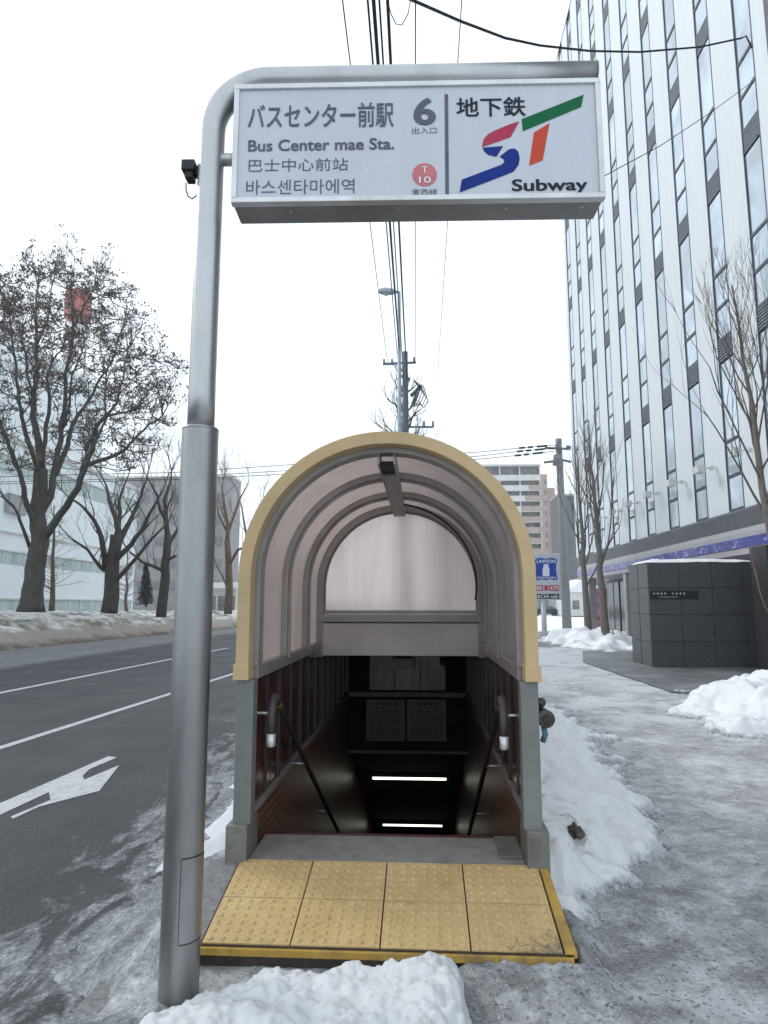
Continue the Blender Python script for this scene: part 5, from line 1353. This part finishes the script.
# grey building behind sign pole
gl = thing('office_block', (-32, 86, 0), 'grey office block behind the trees beside the steel sign pole', 'building')
p0, p1 = onY(137, 482, 86), onY(233, 478, 86); mb = MB(); mb.box(p0.x - 3, p1.x, 86, 90, 0, p1.z); mb.build('wall', M['slate'], gl)
mb = MB(); mb.box(p0.x - 3.1, p1.x + .1, 85.8, 90.1, p1.z + .003, p1.z + .35); mb.build('roof', M['apt_white'], gl)
for j in range(5):
    for i in range(6):
        x = p0.x + .8 + i * 2.0; z = 3.4 + j * 2.9; mb = MB(); mb.box(x, x + 1.2, 85.94, 85.999, z, z + 1.3); mb.build('window', M['slate_win'], gl)
shp = thing('low_shop', (-26, 80, 0), 'low white shop with dark glazing at the foot of the grey office block', 'shop')
p0, p1 = onY(205, 604, 80), onY(236, 590, 80); mb = MB(); mb.box(p0.x, p1.x, 80, 85, 0, p1.z + .2); mb.build('wall', M['apt_white'], shp)
mb = MB(); mb.box(p0.x - .3, p1.x + .3, 79, 80, p1.z + .2, p1.z + .9); mb.build('awning', M['white'], shp)
for i in range(3): mb = MB(); mb.box(p0.x + .4 + i * 1.2, p0.x + 1.3 + i * 1.2, 79.94, 79.999, .4, 2.6); mb.build('window', M['apt_glass'], shp)
# far house with white roof and cars
hs = thing('house', (22, 95, 0), 'small far house with snow-white gable roof beyond the snowy lot', 'house')
p0, p1 = onY(568, 604, 92), onY(602, 592, 92)
mb = MB(); mb.box(p0.x, p1.x, 92, 100, 0, p1.z); mb.build('wall', M['apt_white'], hs)
mb = MB(); xm = (p0.x + p1.x) / 2; mb.prism([(p0.x - .5, p1.z), (p1.x + .5, p1.z), (xm, p1.z + 1.9)], 91.5, 100.5, 'y'); mb.build('roof', M['white'], hs)
for i in range(3): mb = MB(); mb.box(p0.x + .6 + i * 1.5, p0.x + 1.5 + i * 1.5, 91.94, 91.999, .9, 2.1); mb.build('window', M['apt_glass'], hs)
hs2 = thing('house', (13, 108, 0), 'long low grey building beyond the snowy lot behind the shop sign', 'building')
mb = MB(); mb.box(8, 22, 110, 118, 0, 3.2); mb.build('wall', M['slate'], hs2)
mb = MB(); mb.box(7.7, 22.3, 109.7, 118.3, 3.205, 3.5); mb.build('roof', M['white'], hs2)
for i in range(5): mb = MB(); mb.box(9 + i * 2.5, 10.6 + i * 2.5, 109.94, 109.999, .8, 2.2); mb.build('window', M['apt_glass'], hs2)
def car(loc, label, mat):
    x, y, z = loc; t = thing('parked_car', loc, label, 'car', 'cars parked in the snowy lot')
    prof = [(-2.1, .35), (-2.1, .8), (-1.3, .95), (1.4, .95), (2.1, .85), (2.1, .35)]
    mb = MB(); mb.prism([(x + a, z + b) for a, b in prof], y - .8, y + .8, 'y'); mb.prism([(x + a, z + b) for a, b in ((-1.2, .951), (-.7, 1.42), (.9, 1.42), (1.5, .951))], y - .7, y + .7, 'y'); mb.build('body', M[mat], t, bevel=.05)
    mb = MB(); mb.prism([(x + a, z + b) for a, b in ((-1.0, 1.0), (-.62, 1.36), (.85, 1.36), (1.3, 1.0))], y - .715, y + .715, 'y'); mb.build('windows', M['apt_glass'], t)
    for sx_ in (-1.3, 1.3):
        for sy in (-.72, .72): mb = MB(); mb.tube([(x + sx_, y + sy - .1, z + .32), (x + sx_, y + sy + .1, z + .32)], .32, 14); mb.build('wheel', M['rubber'], t)
car((18.2, 100, -.1), 'dark parked car behind the shop sign post', 'car_paint')
car((26.5, 100, -.1), 'silver parked car beside the white-roofed house', 'car_paint_pale')
car((21.6, 102, -.1), 'dark parked car between the sign and the concrete pole', 'car_paint')

# ------------------------------------------------------------------ thin winter haze
m = bpy.data.materials.new('winter_haze'); m.use_nodes = True; nt = m.node_tree; nt.nodes.clear()
o_ = nt.nodes.new('ShaderNodeOutputMaterial'); pv = nt.nodes.new('ShaderNodeVolumePrincipled'); pv.inputs['Density'].default_value = .00045
pv.inputs['Color'].default_value = (.93, .96, 1, 1); pv.inputs['Anisotropy'].default_value = .2; nt.links.new(pv.outputs[0], o_.inputs['Volume'])
mb = MB(); mb.box(-720, 720, -80, 1420, -8.2, 48); hz = mb.build('haze', m); hz['kind'] = 'stuff'; tag(hz, 'thin pale winter haze filling the street', 'haze')
